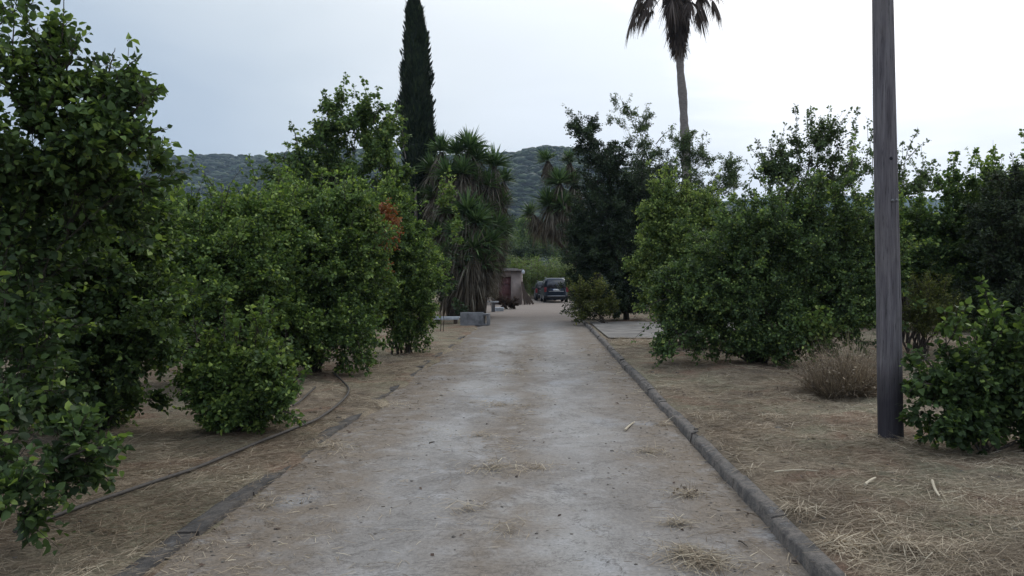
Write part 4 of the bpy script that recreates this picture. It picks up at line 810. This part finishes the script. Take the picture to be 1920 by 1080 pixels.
def clutter():
    D = 40; c = W(923, 566, D); root = empty('stone_table', (c[0], D, 0)); tag(root, 'small pale stone slab table under the yucca leaves left of the shed', 'table')
    bx1('slab', M['white'], root, [((c[0], D, c[2]), (.62, .45, .07), .1, .015)]); bx1('leg', M['conc'], root, [((c[0]+.05, D, c[2]/2-.02), (.18, .18, c[2]-.03), .1, .02)])
    D = 41; c = W(936, 579, D); o = bx1('stone_block', M['white'], None, [((c[0], D, .10), (.42, .3, .2), .3, .03), ((c[0]-.25, D+.2, .07), (.3, .25, .14), -.2, .03)]); tag(o, 'pair of pale stone blocks on the ground by the brown bush', 'stone')
    plant('brown_bush', 'low rounded dark brown dried bush in front of the shed door', 'bush', ((951-VX)/F*44, 44), [(950, 570, 20, 11, 44), (940, 566, 10, 8, 44), (962, 572, 9, 9, 44)], 700, 'brownbush', 'oval', size=.08, per=10, tl=.16, stems=12, stem_r=.015, seed=51, inner=.2)
    plant('aloe_plant', 'small pale grey leafed plant on the stone slab table', 'plant', ((925-VX)/F*40, 40.05), [(925, 553, 9, 10, 40)], 50, 'yucca_dry', 'lance', size=.18, per=5, tl=.15, stems=4, stem_r=.01, seed=52, tint=(.6, 1))
clutter()

# ------------------------------------------------------------------ cars
M['car_blue'], n_, l_, b_ = mat('blue_car_paint'); b_.inputs['Base Color'].default_value = (.007, .017, .032, 1); b_.inputs['Metallic'].default_value = .4; b_.inputs['Roughness'].default_value = .35
M['car_grey'], n_, l_, b_ = mat('grey_car_paint'); b_.inputs['Base Color'].default_value = (.045, .05, .05, 1); b_.inputs['Metallic'].default_value = .3; b_.inputs['Roughness'].default_value = .45
M['glass'], n_, l_, b_ = mat('car_glass'); b_.inputs['Base Color'].default_value = (.02, .022, .03, 1); b_.inputs['Roughness'].default_value = .12
M['lampred'], n_, l_, b_ = mat('tail_lamp'); b_.inputs['Base Color'].default_value = (.16, .02, .025, 1); b_.inputs['Roughness'].default_value = .25
M['chrome'] = plain('trim_metal', (.42, .43, .45), .35, .1, 20, metal=.6)
M['plate'] = plain('plate_white', (.6, .62, .63), .5, .05, 20)
M['blueplate'] = plain('plate_blue', (.02, .04, .3), .5, .05, 20)
def car(label, loc, rz, wd, ht, ln, paint, group):
    root = empty('parked_car', (0, 0, 0)); tag(root, label, 'car', group)
    N = 40; th = np.arange(N)/N*2*pi; sgn = lambda v, p: np.sign(v)*np.abs(v)**p
    belt = ht*.56
    rings = [(.20, .86, .02, .03), (.28, .97, .0, .0), (.45, 1.0, -.02, -.01), (.62, 1.0, -.02, -.01), (belt-.08, .99, .0, .01), (belt, .97, .02, .03), (belt+.02, .95, .03, .25),
             (belt+.25, .89, .10, .29), (ht-.22, .83, .20, .36), (ht-.09, .79, .27, .40), (ht-.02, .70, .36, .45), (ht, .45, .7, .6)]
    V = []
    for z, wf, rb, fr in rings:               # rb metres in from the rear, fr share of the length in from the front
        y0 = rb; y1 = ln*(1-fr*(1 if z > belt+.01 else 1)); cy = (y0+y1)/2; hy = (y1-y0)/2; hw = wd/2*wf
        V.append(np.stack([hw*sgn(np.cos(th), .42), cy+hy*sgn(np.sin(th), .42), np.full(N, z)], 1))
    V = np.concatenate(V); i = np.arange(N); j = (i+1) % N; q = np.stack([i, j, j+N, i+N], 1); Q = (q[None]+(np.arange(len(rings)-1)*N)[:, None, None]).reshape(-1, 4)
    a = Acc(); a.add(V, Q); a.add(V[-N:], np.arange(N)[None]); a.add(V[:N], np.arange(N)[None, ::-1]); a.build('body', paint, root, smooth=True)
    zb, zt = belt+.05, ht-.14; hb, htp = wd*.5*.82, wd*.5*.66
    def quad(nm, m, P, par=root, th_=.02):
        P = np.array(P, float); nrm_ = np.cross(P[1]-P[0], P[3]-P[0]); nrm_ = nrm_/np.linalg.norm(nrm_)*th_; V = np.concatenate([P, P-nrm_]); k = Acc()
        k.add(V, np.array([[0, 1, 2, 3], [7, 6, 5, 4], [0, 4, 5, 1], [1, 5, 6, 2], [2, 6, 7, 3], [3, 7, 4, 0]])); return k.build(nm, m, par)
    quad('rear_window', M['glass'], [(-hb, .015, zb), (hb, .015, zb), (htp, .185, zt), (-htp, .185, zt)])
    for s in (-1, 1):
        xb, xt = s*(wd/2*.965+.004), s*(wd/2*.86+.004)
        for (ya, yb, yc, yd) in ((.35, 1.25, 1.25, .55), (1.32, 2.2, 2.15, 1.32), (2.27, 3.1, 2.45, 2.22)):
            P = [(xb, ya*ln/4.4, zb), (xb, yb*ln/4.4, zb), (xt, yc*ln/4.4, zt-.02), (xt, yd*ln/4.4, zt-.02)]
            quad('side_window', M['glass'], P if s > 0 else P[::-1])
        bx1('tail_light', M['lampred'], root, [((s*wd*.445, .02, belt-.06), (.17, .10, .34), 0, .02)])
        bx1('mirror', M['car_grey'] if paint is M['car_grey'] else M['conc'], root, [((s*(wd/2+.09), ln*.63, belt+.09), (.20, .1, .15), 0, .03)])
        bx1('roof_rail', M['chrome'], root, [((s*wd*.36, ln*.36, ht+.02), (.035, ln*.38, .035), 0, .01)])
    bx1('rear_bumper', M['black'], root, [((0, -.02, .40), (wd*.94, .12, .20), 0, .03)])
    bx1('bumper_trim', M['chrome'], root, [((0, -.085, .475), (wd*.72, .02, .035))])
    bx1('tailgate_trim', M['chrome'], root, [((0, -.035, .80), (wd*.62, .03, .03))])
    pl = bx1('number_plate', M['plate'], root, [((0, -.035, .90), (.52, .02, .115))]); bx1('plate_band', M['blueplate'], pl, [((-.24, -.047, .90), (.04, .006, .11))])
    bx1('rear_wiper', M['black'], root, [((.1, .02, zb+.10), (.45, .02, .02), 0, 0, 0, .1)])
    bx1('exhaust_guard', M['conc'], root, [((0, .10, .22), (wd*.40, .05, .05))])
    for s in (-1, 1):
        for yw in (.72, ln*.79):
            k = Acc(); x0 = s*(wd/2-.21); x1 = s*(wd/2-.005); add_path(k, [(x0, yw, .32), (x0+s*.01, yw, .32), (x1-s*.02, yw, .32), (x1, yw, .32)], [.29, .32, .32, .29], 20); wh = k.build('wheel', M['black'], root)
            k = Acc(); add_path(k, [(x1-s*.01, yw, .32), (x1+s*.006, yw, .32)], [.19, .18], 16); k.build('rim', M['chrome'], wh)
    for ch in root.children: pass
    root.location = loc; root.rotation_euler = (0, 0, rz); return root
car('dark blue people carrier parked with its rear to the driveway', ((1043-VX)/F*56.5, 56.2, 0.005), radians(4), 1.74, 1.74, 4.4, M['car_blue'], 'cars parked at the end of the driveway')
car('dark grey older hatchback mostly hidden to the left of the blue people carrier', ((1024-VX)/F*61.0, 61.2, 0.005), radians(2), 1.66, 1.5, 4.1, M['car_grey'], 'cars parked at the end of the driveway')

# ------------------------------------------------------------------ haze
HAZE = 0.00017
if HAZE > 0:
    m = bpy.data.materials.new('haze'); m.use_nodes = True; n = m.node_tree.nodes; n.clear(); o = n.new('ShaderNodeOutputMaterial'); v = n.new('ShaderNodeVolumePrincipled')
    v.inputs['Color'].default_value = (.62, .78, 1, 1); v.inputs['Density'].default_value = HAZE; v.inputs['Anisotropy'].default_value = .2; m.node_tree.links.new(v.outputs[0], o.inputs['Volume'])
    a = Acc(); box(a, (0, 1800, 118), (8000, 5800, 248)); h = a.build('haze', m); tag(h, 'thin bluish evening haze', 'haze', kind='stuff')
